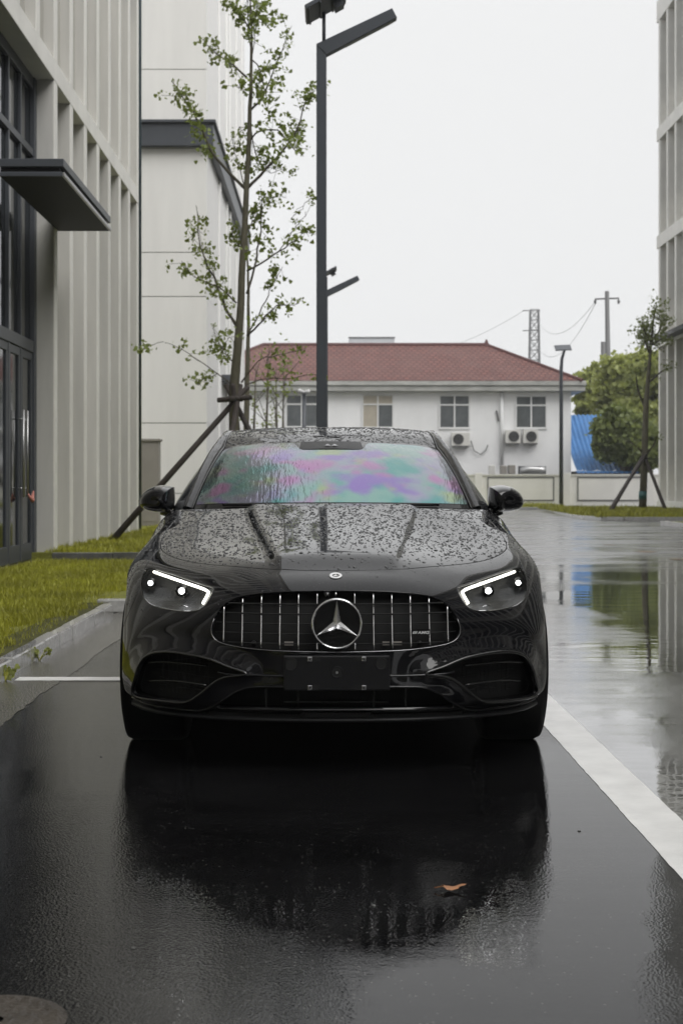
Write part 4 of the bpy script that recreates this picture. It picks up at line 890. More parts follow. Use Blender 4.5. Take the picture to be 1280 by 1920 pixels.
# ---- grille
gb = []                           # recessed black backing follows the opening
V, n_, T_, us = panel_arrays(['grille']); V2, N2, T2 = mirrored(V, n_, T_); B_ = V2.copy(); B_[:, 1] += .075; gr = empty('grille'); gr.parent = car
tri_mesh('grille_back', B_, T2, UNDER, gr, True)
gl3 = line3(GRL); loop = gl3 + [mir(v) for v in reversed(gl3[:-1])]
rimm = MB(); rimm.grid([[v, v+Vector((0, .075, 0))] for v in loop]).build('grille_surround', GBLACK, gr, True)
low = [v for v in gl3 if v.z < .545 and True]; low = [v for v in gl3[len(gl3)//3:] if v.z < .60]
MB().tube([mir(v)+Vector((0, -.003, 0)) for v in reversed(low)][:] [::-1][::-1] + [], .0018, 6).build('chrome_lip', mat('dark_chrome', (.3, .3, .31), .25, metal=1.0), gr, True)
MB().tube([v+Vector((0, -.003, 0)) for v in low], .0018, 6).build('chrome_lip', mat('dark_chrome', (.3, .3, .31), .25, metal=1.0), gr, True)
gpoly = [(v.x, v.z) for v in gl3]
def gz(u):                        # opening's upper/lower edge and depth at |u|
    u = abs(u); zs_ = []
    for a, b in zip(gl3[:-1], gl3[1:]):
        if (a.x-u)*(b.x-u) <= 0 and a.x != b.x: f = (u-a.x)/(b.x-a.x); zs_.append((a.z+(b.z-a.z)*f, a.y+(b.y-a.y)*f))
    return (min(zs_), max(zs_)) if len(zs_) > 1 else ((.55, .2), (.551, .2))
for px in (699, 733.5, 768, 803, 837):
    for s in (1, -1):
        u = loc(px, 1165, .03 + .12*((px-629)/230)**2).x; (z0, y0), (z1, y1) = gz(u); pts = []
        for k in np.linspace(.03, .97, 10): pts.append((s*u, y0+(y1-y0)*k + .008, z0+(z1-z0)*k))
        MB().tube(pts, .0034, 8, True, 1.5).build('grille_bar', CHROME, gr, True)
for px, a, b in ((664, .74, .965), (664, .02, .14)):
    for s in (1, -1):
        u = loc(px, 1165, .03).x; (z0, y0), (z1, y1) = gz(u); MB().tube([(s*u, y0+(y1-y0)*k+.008, z0+(z1-z0)*k) for k in np.linspace(a, b, 5)], .0034, 8, True, 1.5).build('grille_bar', CHROME, gr, True)
(z0, y0), (z1, y1) = gz(0.0001); MB().tube([(0, y1+.006, z1-.022), (0, y1+.006, z1-.006)], .0042, 8).build('grille_bar', CHROME, gr, True)
for k in range(5):                # dark horizontal louvres behind the bars
    z = .505 + k*.038
    us_ = [u for u in np.linspace(-.5, .5, 61) if abs(u) < .49 and gz(u)[0][0] < z-.004 and gz(u)[1][0] > z+.004]
    if len(us_) > 3: MB().tube([(u, gz(u)[0][1]+.04, z) for u in us_], .0028, 6, True, 1.6).build('grille_louvre', UNDER, gr, True)
for px in (475, 785):
    c = loc(px, 1206, .09); o = MB().tube([c+Vector((0, 0, 0)), c+Vector((0, .02, 0))], .0105, 16).build('parking_sensor', SATIN, gr, True); o.location.y = -.02
for a, b in ((532, 549), (735, 752), (716, 729)):
    p, q = loc(a, 1210, .055), loc(b, 1203, .055); box('bracket_plate', p, (q.x, q.y+.006, q.z), CABINET, gr)
cm_ = loc(612, 1116, .02); MB().tube([cm_+Vector((0, .012, 0)), cm_+Vector((0, -.006, 0))], [.013, .010], 14).build('camera_lens', GBLACK, gr, True); MB().box(cm_+Vector((-.012, .01, .0)), cm_+Vector((.012, .03, .016))).build('camera_housing', SATIN, gr)
# ---- star badge
SC = loc(630, 1170, -.022); bd_ = empty('star_badge'); bd_.parent = car; bd_.location = SC; SRr = .0925
MB().tube([(0, .012, 0), (0, .010, 0)], SRr-.004, 48).build('radar_disc', GBLACK, bd_)
rg = MB(); rg.grid([[(math.cos(a)*(SRr+c_), d_, math.sin(a)*(SRr+c_)) for c_, d_ in ((-.0055, .008), (-.0045, -.001), (-.001, -.006), (.003, -.004), (.0055, .002), (.005, .012))] for a in np.linspace(0, 2*math.pi, 65)]); rg.build('ring', CHROME, bd_, True)
def star(r, thick, w0): 
    m = MB(); apex = (0, -thick, 0)
    for k in range(3):
        a = math.pi/2 + k*2*math.pi/3; tip = (math.cos(a)*r, -.001, math.sin(a)*r); l = (math.cos(a+math.pi/3)*w0, .003, math.sin(a+math.pi/3)*w0); rr = (math.cos(a-math.pi/3)*w0, .003, math.sin(a-math.pi/3)*w0)
        m.add([apex, tip, l], [(0, 1, 2)]); m.add([apex, rr, tip], [(0, 1, 2)])
    return m
star(SRr-.003, .012, .0165).build('star', mat('star_chrome', (.8, .8, .81), .26, metal=1.0), bd_)
# ---- small bonnet emblem
ep, eq = inverse([(629, 1080)], mask=front)[0]; e0 = Vector(SF(np.array([0.]), np.array([eq]))[0]); en = Vector(SN(np.array([0.0]), np.array([eq]))[0])
em = empty('bonnet_emblem'); em.parent = car; em.location = e0 + en*.0012; em.rotation_euler = Vector((0, 0, 1)).rotation_difference(en).to_euler()
SILV = mat('bright_silver', (.80, .80, .81), .35, metal=.2); ERr = .0245
em2 = MB(); em2.grid([[(math.cos(a)*r, math.sin(a)*r, z) for r, z in ((ERr, 0), (ERr, .0018), (ERr*.97, .0024), (ERr*.60, .0024), (ERr*.57, .0012))] for a in np.linspace(0, 2*math.pi, 41)]); em2.build('ring', SILV, em, True)
MB().tube([(0, 0, .0002), (0, 0, .0010)], ERr*.62, 30).build('disc', GBLACK, em)
st = MB()
for k in range(3):
    a = math.pi/2+k*2*math.pi/3; st.add([(0, 0, .003), (math.cos(a)*ERr*.62, math.sin(a)*ERr*.62, .0022), (math.cos(a+1.047)*ERr*.13, math.sin(a+1.047)*ERr*.13, .0014), (math.cos(a-1.047)*ERr*.13, math.sin(a-1.047)*ERr*.13, .0014)], [(0, 1, 2), (0, 3, 1)])
st.build('star', SILV, em)
# ---- script badge between two grille bars
def text_mesh(s, size, name, m, parent, locv, rot, ext=.0015, shear=0.0, sx=1.0):
    cu = bpy.data.curves.new(name, 'FONT'); cu.body = s; cu.size = size; cu.extrude = ext; cu.shear = shear; cu.offset = size*.02
    to = bpy.data.objects.new('tmp', cu); C.objects.link(to); dg = bpy.context.evaluated_depsgraph_get(); me = bpy.data.meshes.new_from_object(to.evaluated_get(dg)); bpy.data.objects.remove(to)
    o = link(name, me, m, parent, fix=False); o.location = locv; o.rotation_euler = rot; o.scale = (sx, 1, 1); return o
bp_ = loc(771, 1189, gz(.30)[0][1]+.002); bdg = empty('badge'); bdg.parent = car; bdg.location = bp_
box('badge_plate', (0, .001, -.003), (.068, .006, .019), GBLACK, bdg)
for k in range(3): MB().prism([(.001+k*.0058, -.003, .001), (.0042+k*.0058, -.003, .001), (.0092+k*.0058, -.003, .0105), (.006+k*.0058, -.003, .0105)], (0, .004, 0)).build('stripe', SILV, bdg)
text_mesh('AMG', .0145, 'lettering', SILV, bdg, (.0215, -.001, .001), (R(90), 0, 0), .0015, .25, 1.35)

# ---- lower intakes
for s in (1, -1):
    mm = np.array([s, 1, 1]); it = empty('side_intake'); it.parent = car; S_ = lambda v: Vector((v[0]*s, v[1], v[2]))
    V, n_, T_, us = panel_arrays(['intake']); Vb = V.copy(); Vb[:, 1] += .11; Vb[:, 0] -= .02; tri_mesh('intake_back', Vb*mm, T_, UNDER, it)
    L3 = line3(INL); MB().grid([[S_(v), S_(v+Vector((-.02, .11, 0)))] for v in L3+L3[:1]]).build('intake_wall', GBLACK, it, True)
    MB().tube([S_(v) for v in line3(INL+INL[:1], -.001)], .0065, 8, False).build('intake_lip', GBLACK, it, True)
    for ya, yb in ((1252, 1243), (1282, 1276)):
        pts = [surf(a, b, .03) for a, b in ((878, ya), (920, (ya+yb)/2-1), (960, yb), (988, yb+2))]
        MB().tube([S_(p) for p in smooth_path(pts, 12)], .005, 8, True, 2.2).build('intake_blade', GBLACK, it, True)
    ms_ = MB()
    for k in range(12): a = 888+k*9; ms_.tube([S_(surf(a, 1238+.0*k, .085)), S_(surf(a+3, 1304, .085))], .0012, 4)
    for k in range(7): y = 1240+k*10; ms_.tube([S_(surf(880, y+4, .085)), S_(surf(990, y, .085))], .0012, 4)
    tag(ms_.build('mesh_screen', SATIN, it), kind='stuff')
V, n_, T_, us = panel_arrays(['lower']); V2, N2, T2 = mirrored(V, n_, T_); B_ = V2.copy(); B_[:, 1] += .12; li = empty('lower_intake'); li.parent = car; tri_mesh('intake_back', B_, T2, UNDER, li)
L3 = line3(LWL); lp_ = L3 + [mir(v) for v in reversed(L3[:-1])]; MB().grid([[v, v+Vector((0, .12, .0))] for v in lp_]).build('intake_wall', GBLACK, li, True)
for px in (700, 760):
    for s in (1, -1): u = loc(px, 1310, .03).x*s; MB().beam((u, .07, .24), (u, .07, .33), .008, .03).build('intake_fin', GBLACK, li)
MB().box((-.2, .06, .275), (.2, .065, .282)).build('intake_louvre', GBLACK, li)
# wing blade: two bright edges running from the plate to the intakes
for pl, r in (([(629,1267),(735,1267.5),(790,1266),(830,1264),(850,1260)], .0045), ([(629,1288),(735,1288),(790,1289),(818,1298),(842,1314),(862,1326),(885,1332),(940,1327),(985,1318),(1008,1306)], .004)):
    P_ = [surf(a, b, 0) for a, b in pl]; sm = smooth_path(P_, 40)
    for s in (1, -1): MB().tube([Vector((v.x*s, v.y-.002, v.z)) for v in sm], [r]*39+[.001], 8).build('wing_edge', PAINT, car, True)
# chin splitter
ch_ = [(u, d, z) for u, d, z in ((0, .045, .216), (.25, .06, .216), (.46, .115, .216), (.63, .20, .216), (.76, .33, .217), (.84, .50, .217))]
sp = smooth_path(ch_, 24); sp = [mir(v) for v in reversed(sp[1:])] + sp
MB().grid([[v+Vector((0, .10, -.012)), v+Vector((0, -.018, -.012)), v+Vector((0, -.024, -.004)), v+Vector((0, -.016, .004)), v+Vector((0, .06, .008))] for v in sp]).build('front_splitter', SATIN, car, True)
# ---- number plate holder
pb = empty('plate_holder'); pb.parent = car; pc = loc(630, 1262.5, -.045); pb.location = pc; pw, ph = .2005, .0665
o = MB().box((-pw, 0, -ph), (pw, .016, ph)).build('plate_panel', SATIN, pb, bevel=.005)
for (x, z, r) in ((-.172, .034, .023), (.168, .036, .021), (0, .005, .020)):
    MB().tube([(x, -.0012, z), (x, .001, z)], r, 24).build('recess', UNDER, pb); MB().tube([(x+math.cos(a)*r, -.001, z+math.sin(a)*r) for a in np.linspace(0, 6.2832, 25)], .002, 5, False).build('recess_rim', SATIN, pb, True)
MB().tube([(0, -.004, .003), (0, .001, .003)], .005, 8).build('screw', STEEL, pb)
for (x, z, s) in ((-.102, .054, 1), (.102, .054, -1), (-.102, -.054, 1), (.102, -.054, -1)):
    box('slot', (x-.002 if s > 0 else x-.036, -.0011, z-.009), (x+.036 if s > 0 else x+.002, .0, z+.009), UNDER, pb)
    c_ = box('clip', (x-.009, -.005, z-.009), (x+.009, -.0012, z+.009), CHROMED, pb, .0015); MB().tube([(x, -.0062, z), (x, -.0051, z)], .0035, 8).build('screw', UNDER, pb)

# ---- greenhouse
def bez_grid(A, B, n, m, bulge=(0, 0, 0)):      # ruled between curves with a smooth bulge
    a, b = smooth_path(A, n), smooth_path(B, n); bl_ = Vector(bulge); return [[a[i].lerp(b[i], t) + bl_*(4*t*(1-t)) for t in np.linspace(0, 1, m)] for i in range(n)]
def full(half): return [mir(p) for p in reversed(half[1:])] + list(half)
wb = [Vector(p) for p in ((0, 1.385, 1.010), (.25, 1.40, 1.009), (.45, 1.45, 1.007), (.60, 1.52, 1.004), (.685, 1.585, 1.0))]
wt = [Vector(p) for p in ((0, 2.19, 1.352), (.2, 2.20, 1.350), (.38, 2.235, 1.344), (.50, 2.28, 1.335), (.580, 2.34, 1.320))]
FILM = bpy.data.materials.new('rainbow_film_glass'); FILM.use_nodes = True; t = FILM.node_tree; b = t.nodes['Principled BSDF']; L = t.links.new
tcx = N(t, 'ShaderNodeTexCoord'); mp = N(t, 'ShaderNodeMapping'); L(tcx.outputs['Object'], mp.inputs[0]); mp.inputs['Scale'].default_value = (2.6, 1.6, 3.6); mp.inputs['Location'].default_value = (3.1, 1.7, 0.4)
def cloud(off, sc, lo, hi):
    m_ = N(t, 'ShaderNodeMapping'); L(tcx.outputs['Object'], m_.inputs[0]); m_.inputs['Scale'].default_value = (sc, sc*.7, sc*1.5); m_.inputs['Location'].default_value = off
    n_ = N(t, 'ShaderNodeTexNoise'); n_.inputs['Scale'].default_value = 1.0; n_.inputs['Detail'].default_value = 2.0; n_.inputs['Roughness'].default_value = .45; L(m_.outputs[0], n_.inputs['Vector'])
    r_ = N(t, 'ShaderNodeMapRange'); r_.interpolation_type = 'SMOOTHSTEP'; r_.inputs[1].default_value = lo; r_.inputs[2].default_value = hi; L(n_.outputs[0], r_.inputs[0]); return r_.outputs[0]
prev = None
for off, sc, lo, hi, colr in (((7.3, 2.1, .5), 3.4, .42, .66, (.28, .27, .36)), ((1.2, 5.5, 3.1), 4.2, .47, .66, (.09, .27, .26)), ((4.4, 9.2, 7.7), 5.2, .50, .68, (.34, .17, .33)), ((9.9, 1.4, 5.0), 5.0, .53, .70, (.22, .16, .38)), ((2.6, 7.1, 1.9), 5.6, .56, .72, (.27, .34, .19))):
    f_ = cloud(off, sc, lo, hi); mm_ = N(t, 'ShaderNodeMix', data_type='RGBA'); L(f_, mm_.inputs[0])
    if prev is None: mm_.inputs[6].default_value = (.20, .33, .30, 1)
    else: L(prev, mm_.inputs[6])
    mm_.inputs[7].default_value = (*colr, 1); prev = mm_.outputs[2]
L(prev, b.inputs['Base Color']); b.inputs['Metallic'].default_value = 1.0; b.inputs['Roughness'].default_value = .10; b.inputs['Coat Weight'].default_value = .25; b.inputs['Coat Roughness'].default_value = .02
mp2 = N(t, 'ShaderNodeMapping'); L(tcx.outputs['Object'], mp2.inputs[0]); mp2.inputs['Scale'].default_value = (60, 14, 14); n2 = N(t, 'ShaderNodeTexNoise'); n2.inputs['Scale'].default_value = 1; n2.inputs['Detail'].default_value = 3; L(mp2.outputs[0], n2.inputs['Vector'])
bpx = N(t, 'ShaderNodeBump'); bpx.inputs['Strength'].default_value = .5; bpx.inputs['Distance'].default_value = .006; L(n2.outputs[0], bpx.inputs['Height']); L(bpx.outputs[0], b.inputs['Normal'])
def wsp(u01, t):        # point on windscreen: u01 in -1..1, t 0 base..1 top
    n = len(wb); i = abs(u01)*(n-1)
    def cr(A): return smooth_path_at(A, i)
    p = cr(wb).lerp(cr(wt), t) + Vector((0, -.035, .045))*(4*t*(1-t))*(1-.45*abs(u01)**2); return Vector((p.x*(1 if u01 >= 0 else -1), p.y, p.z))
def smooth_path_at(P_, t):
    m = len(P_)-1; i = min(int(t), m-1); f = t-i; p0, p1, p2, p3 = (P_[max(i-1, 0)] if i > 0 else Vector((-P_[1].x, P_[1].y, P_[1].z))), P_[i], P_[i+1], P_[min(i+2, m)]
    return .5*((2*p1)+(p2-p0)*f+(2*p0-5*p1+4*p2-p3)*f*f+(3*p1-p0-3*p2+p3)*f**3)
wsg = MB(); wsg.grid([[wsp(u, t) for t in np.linspace(0, 1, 25)] for u in np.linspace(-1, 1, 57)]); ws = wsg.build('windscreen', FRIT, car, True); ws['label'] = 'wet windscreen with iridescent rainbow tint and black border'
# tinted clear area inside the black border (its own sheet 1.5 mm proud), notched at the top for the sensor box
def inner_t(u):
    a = abs(u); t0 = .045; t1 = .95 - .03*a**4
    n_ = 1/(1+math.exp((a-.215)/.012)); return t0, t1 - .20*n_
cg = []
for u in np.linspace(-.955, .955, 191):
    e = min(1, (0.955-abs(u))/.035); rr = .035*(1-math.sqrt(max(0, 1-(1-e)**2))); t0, t1 = inner_t(u); t0 += rr; t1 -= rr*1.3; cg.append([wsp(u, tt_)+Vector((0, -.0008, .0014)) for tt_ in np.linspace(t0, t1, 22)])
MB().grid(cg).build('rainbow_film', FILM, ws, True)
sbx = MB(); sbx.grid([[wsp(u, t)+Vector((0, -.003*math.cos(u/.2*1.4), .004*math.cos(u/.2*1.4))) for t in np.linspace(.765, .985, 6)] for u in np.linspace(-.195, .195, 15)]); sbx.build('sensor_housing', SATIN, ws, True)
for u in (-.022, .022): MB().prism([wsp(u-.02, .82)+Vector((0, -.008, .008)), wsp(u+.02, .82)+Vector((0, -.008, .008)), wsp(u, .87)+Vector((0, -.008, .008))], (0, .002, 0)).build('sensor_window', CHROMED, ws)
# wiper blades lie in the cowl
for s, (u0, u1) in ((1, (-.12, .60)), (-1, (-.62, -.05))): MB().tube([wsp(u, .012)+Vector((0, -.008, .010)) for u in np.linspace(u0, u1, 14)], .007, 6).build('wiper', SATIN, car, True)
MB().grid([[wsp(u, 0)+Vector((0, 0, -.002)), wsp(u, 0)+Vector((0, -.03, -.012)), wsp(u, 0)+Vector((0, -.07, -.03))] for u in np.linspace(-1, 1, 41)]).build('cowl_panel', SATIN, car, True)
# roof + pillars
def lerp_path(P_, n): return smooth_path([Vector(p) for p in P_], n)
rl = [(.735, 1.60, 1.0), (.705, 1.80, 1.115), (.665, 2.05, 1.24), (.632, 2.30, 1.330), (.600, 2.60, 1.395), (.595, 3.0, 1.412), (.592, 3.45, 1.375), (.60, 3.95, 1.215), (.65, 4.38, 1.04)]
bl2 = [(.80, 1.70, .985), (.815, 1.9, 1.0), (.828, 2.2, 1.005), (.835, 2.5, 1.008), (.838, 2.8, 1.010), (.838, 3.2, 1.014), (.83, 3.6, 1.018), (.79, 4.05, 1.024), (.72, 4.42, 1.03)]
ri = [(.685, 1.585, 1.0), (.662, 1.77, 1.10), (.628, 2.03, 1.225), (.592, 2.30, 1.316), (.563, 2.60, 1.430)]
rstat = [(2.19, 1.352, 2.34, 1.320, .580), (2.40, 1.410, 2.50, 1.384, .572), (2.65, 1.444, 2.70, 1.420, .566), (2.95, 1.456, 2.97, 1.432, .566), (3.3, 1.445, 3.3, 1.420, .566), (3.62, 1.405, 3.58, 1.380, .565)]
RG = []
for k in np.linspace(0, 1, 26):
    row = []
    f = k*(len(rstat)-1); i = min(int(f), len(rstat)-2)
    bas = sbasis(np.array([f]), np.arange(len(rstat)))[0]; yc, zc, ye, zed, ue = (bas @ np.array(rstat))
    for u in np.linspace(-1, 1, 61):
        a = abs(u)**2.2; row.append(Vector((u*ue, yc+(ye-yc)*a, zc+(zed-zc)*abs(u)**3.2)))
    RG.append(row)
roof = MB().grid(RG).build('roof', PAINT, car, True)
RH = RG[-1]; rear_b = [Vector((.62*u, 4.40-.10*abs(u)**2, 1.045-.008*abs(u)**2)) for u in np.linspace(-1, 1, 61)]
MB().grid([[RH[i].lerp(rear_b[i], t)+Vector((0, .03, .05))*(4*t*(1-t)) for t in np.linspace(0, 1, 12)] for i in range(61)]).build('rear_window', SGLASS, car, True)
railo = lerp_path(rl, 60); belt = lerp_path(bl2, 60)
def roof_edge(y):
    f = np.interp(y, [r[2] for r in rstat], np.arange(len(rstat))); bas = sbasis(np.array([f]), np.arange(len(rstat)))[0]; v = bas @ np.array(rstat); return Vector((v[4], v[2], v[3]))
inn = []
for p in railo:
    if p.y < 2.34: t = np.clip((p.y-1.60)/(2.30-1.60), 0, 1); inn.append(wsp(1.0, t))
    elif p.y <= 3.58: inn.append(roof_edge(p.y))
    else: t = (p.y-3.58)/(4.38-3.58); inn.append(RH[-1].lerp(rear_b[-1], min(t, 1))+Vector((0, .03, .05))*(4*t*(1-t)))
for s in (1, -1):
    S_ = lambda v: Vector((v[0]*s, v[1], v[2]))
    G_ = []
    for a, b in zip(inn, railo):
        c = a.lerp(b, .5) + Vector((.012, -.004, .016)); G_.append([S_(a+Vector((0, 0, -.004))), S_(a*.75+c*.25+Vector((0, 0, .004))), S_(c), S_(c*.4+b*.6+Vector((.004, 0, .004))), S_(b), S_(b+Vector((.001, .01, -.02)))])
    MB().grid(G_).build('pillar', PAINT, car, True)
    MB().tube([S_(v+Vector((0, -.003, .004))) for v in inn[:40]], .004, 6).build('roof_seal', GBLACK, car, True)
    MB().grid([[S_(b.lerp(c, t)+Vector((.022*4*t*(1-t), 0, 0))+Vector((-.006, 0, -.006))) for t in np.linspace(0, 1, 8)] for b, c in zip(railo, belt)]).build('side_window', SGLASS, car, True)
    MB().tube([S_(v+Vector((.004, 0, 0))) for v in belt], .009, 6).build('window_trim', GBLACK, car, True)
    for y in (2.75, 3.72):
        k_ = min(range(60), key=lambda i: abs(railo[i].y-y)); MB().grid([[S_(railo[k_].lerp(belt[k_], t)+Vector((.022*4*t*(1-t)+.002, w_, 0))) for w_ in (-.05, .05)] for t in np.linspace(0, 1, 8)]).build('door_pillar', GBLACK, car, True)
# ---- body side and tail
SIDE = [NET[8]]
for (d, du, dz) in ((1.95, 0, 0), (2.6, .004, .004), (3.2, .010, .006), (3.78, .020, .008)):
    r = NET[8].copy(); tq = np.linspace(0, 1, 10); r[:, 0] += du*(1-tq)+.012*tq; r[:, 1] = d + np.array([0, 0, 0, 0, 0, 0, 0, .01, .05, .10])*(1 if d < 3.5 else .6); r[:, 2] += dz + .03*tq**3; r[9, 2] = np.interp(d, [1.74, 3.2, 4.2], [.99, 1.014, 1.024]); r[9, 0] = np.interp(d, [1.7, 2.5, 3.6, 4.05], [.80, .835, .83, .80]); SIDE.append(r)
TL = [(4.35, .90, .70), (4.72, .84, .60), (4.90, .70, .45), (4.96, .40, .25), (4.97, 0, 0)]
for (d, u, ut) in TL:
    r = np.zeros((10, 3)); zz = [.23, .29, .40, .52, .66, .80, .92, 1.00, 1.035, 1.045]; dd = [-.10, -.03, 0, 0, -.01, -.01, -.02, -.06, -.20, -.48]
    for k in range(10): f = max(0, (k-6)/3); r[k] = (u+(ut-u)*f*.9 - (.02 if k == 0 and u > 0 else 0), d+dd[k]*(1 if d > 4.5 else .3)*(1.0), zz[k])
    SIDE.append(r)
SIDE = np.array(SIDE); SFU = np.concatenate([SIDE, SIDE[-2::-1]*np.array([-1, 1, 1])], 0)
chs = np.linalg.norm(np.diff(SFU[:, 2:8], axis=0), axis=2).mean(1); sk = np.concatenate([[0], np.cumsum(chs)])
npS, nqS = 261, 60; sp_, sq_ = np.linspace(0, sk[-1], npS), np.linspace(0, QK[-1], nqS); SS = np.einsum('ai,bj,ijk->abk', sbasis(sp_, sk), sbasis(sq_, QK), SFU)
ids = np.arange(npS*nqS).reshape(npS, nqS); qf = np.stack([ids[:-1, :-1], ids[1:, :-1], ids[1:, 1:], ids[:-1, 1:]], -1).reshape(-1, 4); SV = SS.reshape(-1, 3)
cc_ = SV[qf].mean(1); arch = (np.hypot(cc_[:, 1]-3.785, cc_[:, 2]-.345) < .385) & (np.abs(cc_[:, 0]) > .7)
qf = qf[~arch]
sb_ = tri_mesh('body_side', SV, qf, PAINT, car, True)
for s in (1, -1):
    S_ = lambda v: Vector((v[0]*s, v[1], v[2]))
    def side_line(d):
        sec = []
        for k in range(2, 10):
            bas = sbasis(np.array([np.interp(d, SIDE[:5, 3, 1], sk[:5])]), sk)[0]; sec.append(Vector(np.einsum('i,ij->j', bas, SFU[:, k])))
        return sec
    for d in (1.47, 2.72, 3.55): MB().tube([S_(v+Vector((.001, 0, 0))) for v in side_line(d)], .0035, 5).build('door_gap', UNDER, car, True)
    for d in (2.45, 3.35):
        c = side_line(d)[5]; MB().tube([S_(c+Vector((.02, -.11, 0))), S_(c+Vector((.045, -.08, .005))), S_(c+Vector((.045, .08, .005))), S_(c+Vector((.02, .11, 0)))], [.012, .013, .013, .012], 8).build('door_handle', PAINT, car, True)
    MB().box(S_((.55, 4.78, .72)), S_((.80, 4.86, .86))).build('tail_light', mat('tail_red', (.25, .01, .01), .15), car, bevel=.02)
MB().grid([[Vector((x, y, .215 if abs(x) < .6 else .235)) for y in np.linspace(.62, 4.75, 12)] for x in np.linspace(-.86, .86, 9)]).build('underbody', UNDER, car)
box('front_undertray', (-.60, .20, .219), (.60, .63, .226), UNDER, car); box('engine_bay', (-.45, .42, .23), (.45, 1.36, .68), UNDER, car); box('cabin_floor', (-.74, 1.37, .23), (.74, 4.4, .95), UNDER, car)
# ---- wheels
def wheel(name, x, d, s):
    wv = empty(name); wv.parent = car; wv.location = (x*s, d, .345)
    prof = [(-.132, .245), (-.134, .30), (-.126, .333), (-.100, .3445), (0, .3455), (.100, .3445), (.126, .333), (.134, .30), (.132, .245)]
    MB().grid([[(a, math.cos(t)*r, math.sin(t)*r) for a, r in prof] for t in np.linspace(0, 2*math.pi, 57)]).build('tyre', RUBBER, wv, True)
    rim = [(-.12, .245), (-.11, .225), (.10, .225), (.118, .238), (.126, .247)]
    MB().grid([[(a*s, math.cos(t)*r, math.sin(t)*r) for a, r in rim] for t in np.linspace(0, 2*math.pi, 49)]).build('rim', SATIN, wv, True)
    for k in range(10):
        t = k*2*math.pi/10 + (.12 if k % 2 else -.12); MB().beam((.10*s, math.cos(t)*.05, math.sin(t)*.05), (.112*s, math.cos(t)*.235, math.sin(t)*.235), .026, .02, (1, 0, 0)).build('spoke', GBLACK, wv, bevel=.003)
    MB().tube([(.09*s, 0, 0), (.118*s, 0, 0)], [.07, .05], 20).build('hub', GBLACK, wv, True); MB().tube([(-.02*s, 0, 0), (.0, 0, 0)], .19, 32).build('brake_disc', CABINET, wv)
    return wv
for s in (1, -1):
    wheel('front_wheel', .764, .845, s); wheel('rear_wheel', .80, 3.785, s)
    for d in (.845, 3.785): MB().grid([[(s*x, d+math.cos(t)*.40, .345+math.sin(t)*.40) for x in (.50, .80)] for t in np.linspace(-.3, math.pi+.3, 20)]).build('wheel_liner', UNDER, car, True)
# ---- mirrors
def side_mirror(s):
    mr_ = empty('side_mirror'); mr_.parent = car; S_ = lambda v: Vector((v[0]*s, v[1], v[2]))
    outl = [(.793, 1.108), (.83, 1.118), (.875, 1.117), (.915, 1.103), (.948, 1.075), (.965, 1.040), (.960, 1.010), (.930, .990), (.875, .980), (.820, .979), (.797, .992), (.788, 1.04)]
    cx_, cz_ = .875, 1.045; rings = []
    for (k, d) in ((.05, 1.600), (.45, 1.606), (.72, 1.622), (.90, 1.652), (.985, 1.695), (1.0, 1.74), (.98, 1.80), (.93, 1.835), (.90, 1.838), (.88, 1.815)):
        rings.append([S_((cx_+(x-cx_)*k + (1-k)*-.02, d - (.03*((.965-x)/.17) if k < .9 else .0), cz_+(z-cz_)*k)) for x, z in outl+outl[:1]])
    o = MB().grid(rings).build('mirror_housing', PAINT, mr_, True); sb2 = o.modifiers.new('s', 'SUBSURF'); sb2.levels = 2; sb2.render_levels = 2
    MB().add([S_((cx_+(x-cx_)*.88, 1.816, cz_+(z-cz_)*.88)) for x, z in outl], [tuple(range(12))]).build('mirror_glass', CHROME, mr_)
    pts = [(.797, 1.675, 1.03), (.84, 1.630, 1.015), (.89, 1.632, 1.022), (.94, 1.662, 1.032), (.963, 1.71, 1.038)]
    MB().tube([S_(v) for v in smooth_path(pts, 14)], .0045, 6).build('indicator_strip', GBLACK, mr_, True)
    MB().tube([S_(v) for v in ((.775, 1.74, .968), (.81, 1.735, .972), (.85, 1.74, .99))], [.022, .020, .024], 10, True, 1.5).build('mirror_arm', GBLACK, mr_, True)
side_mirror(1); side_mirror(-1)

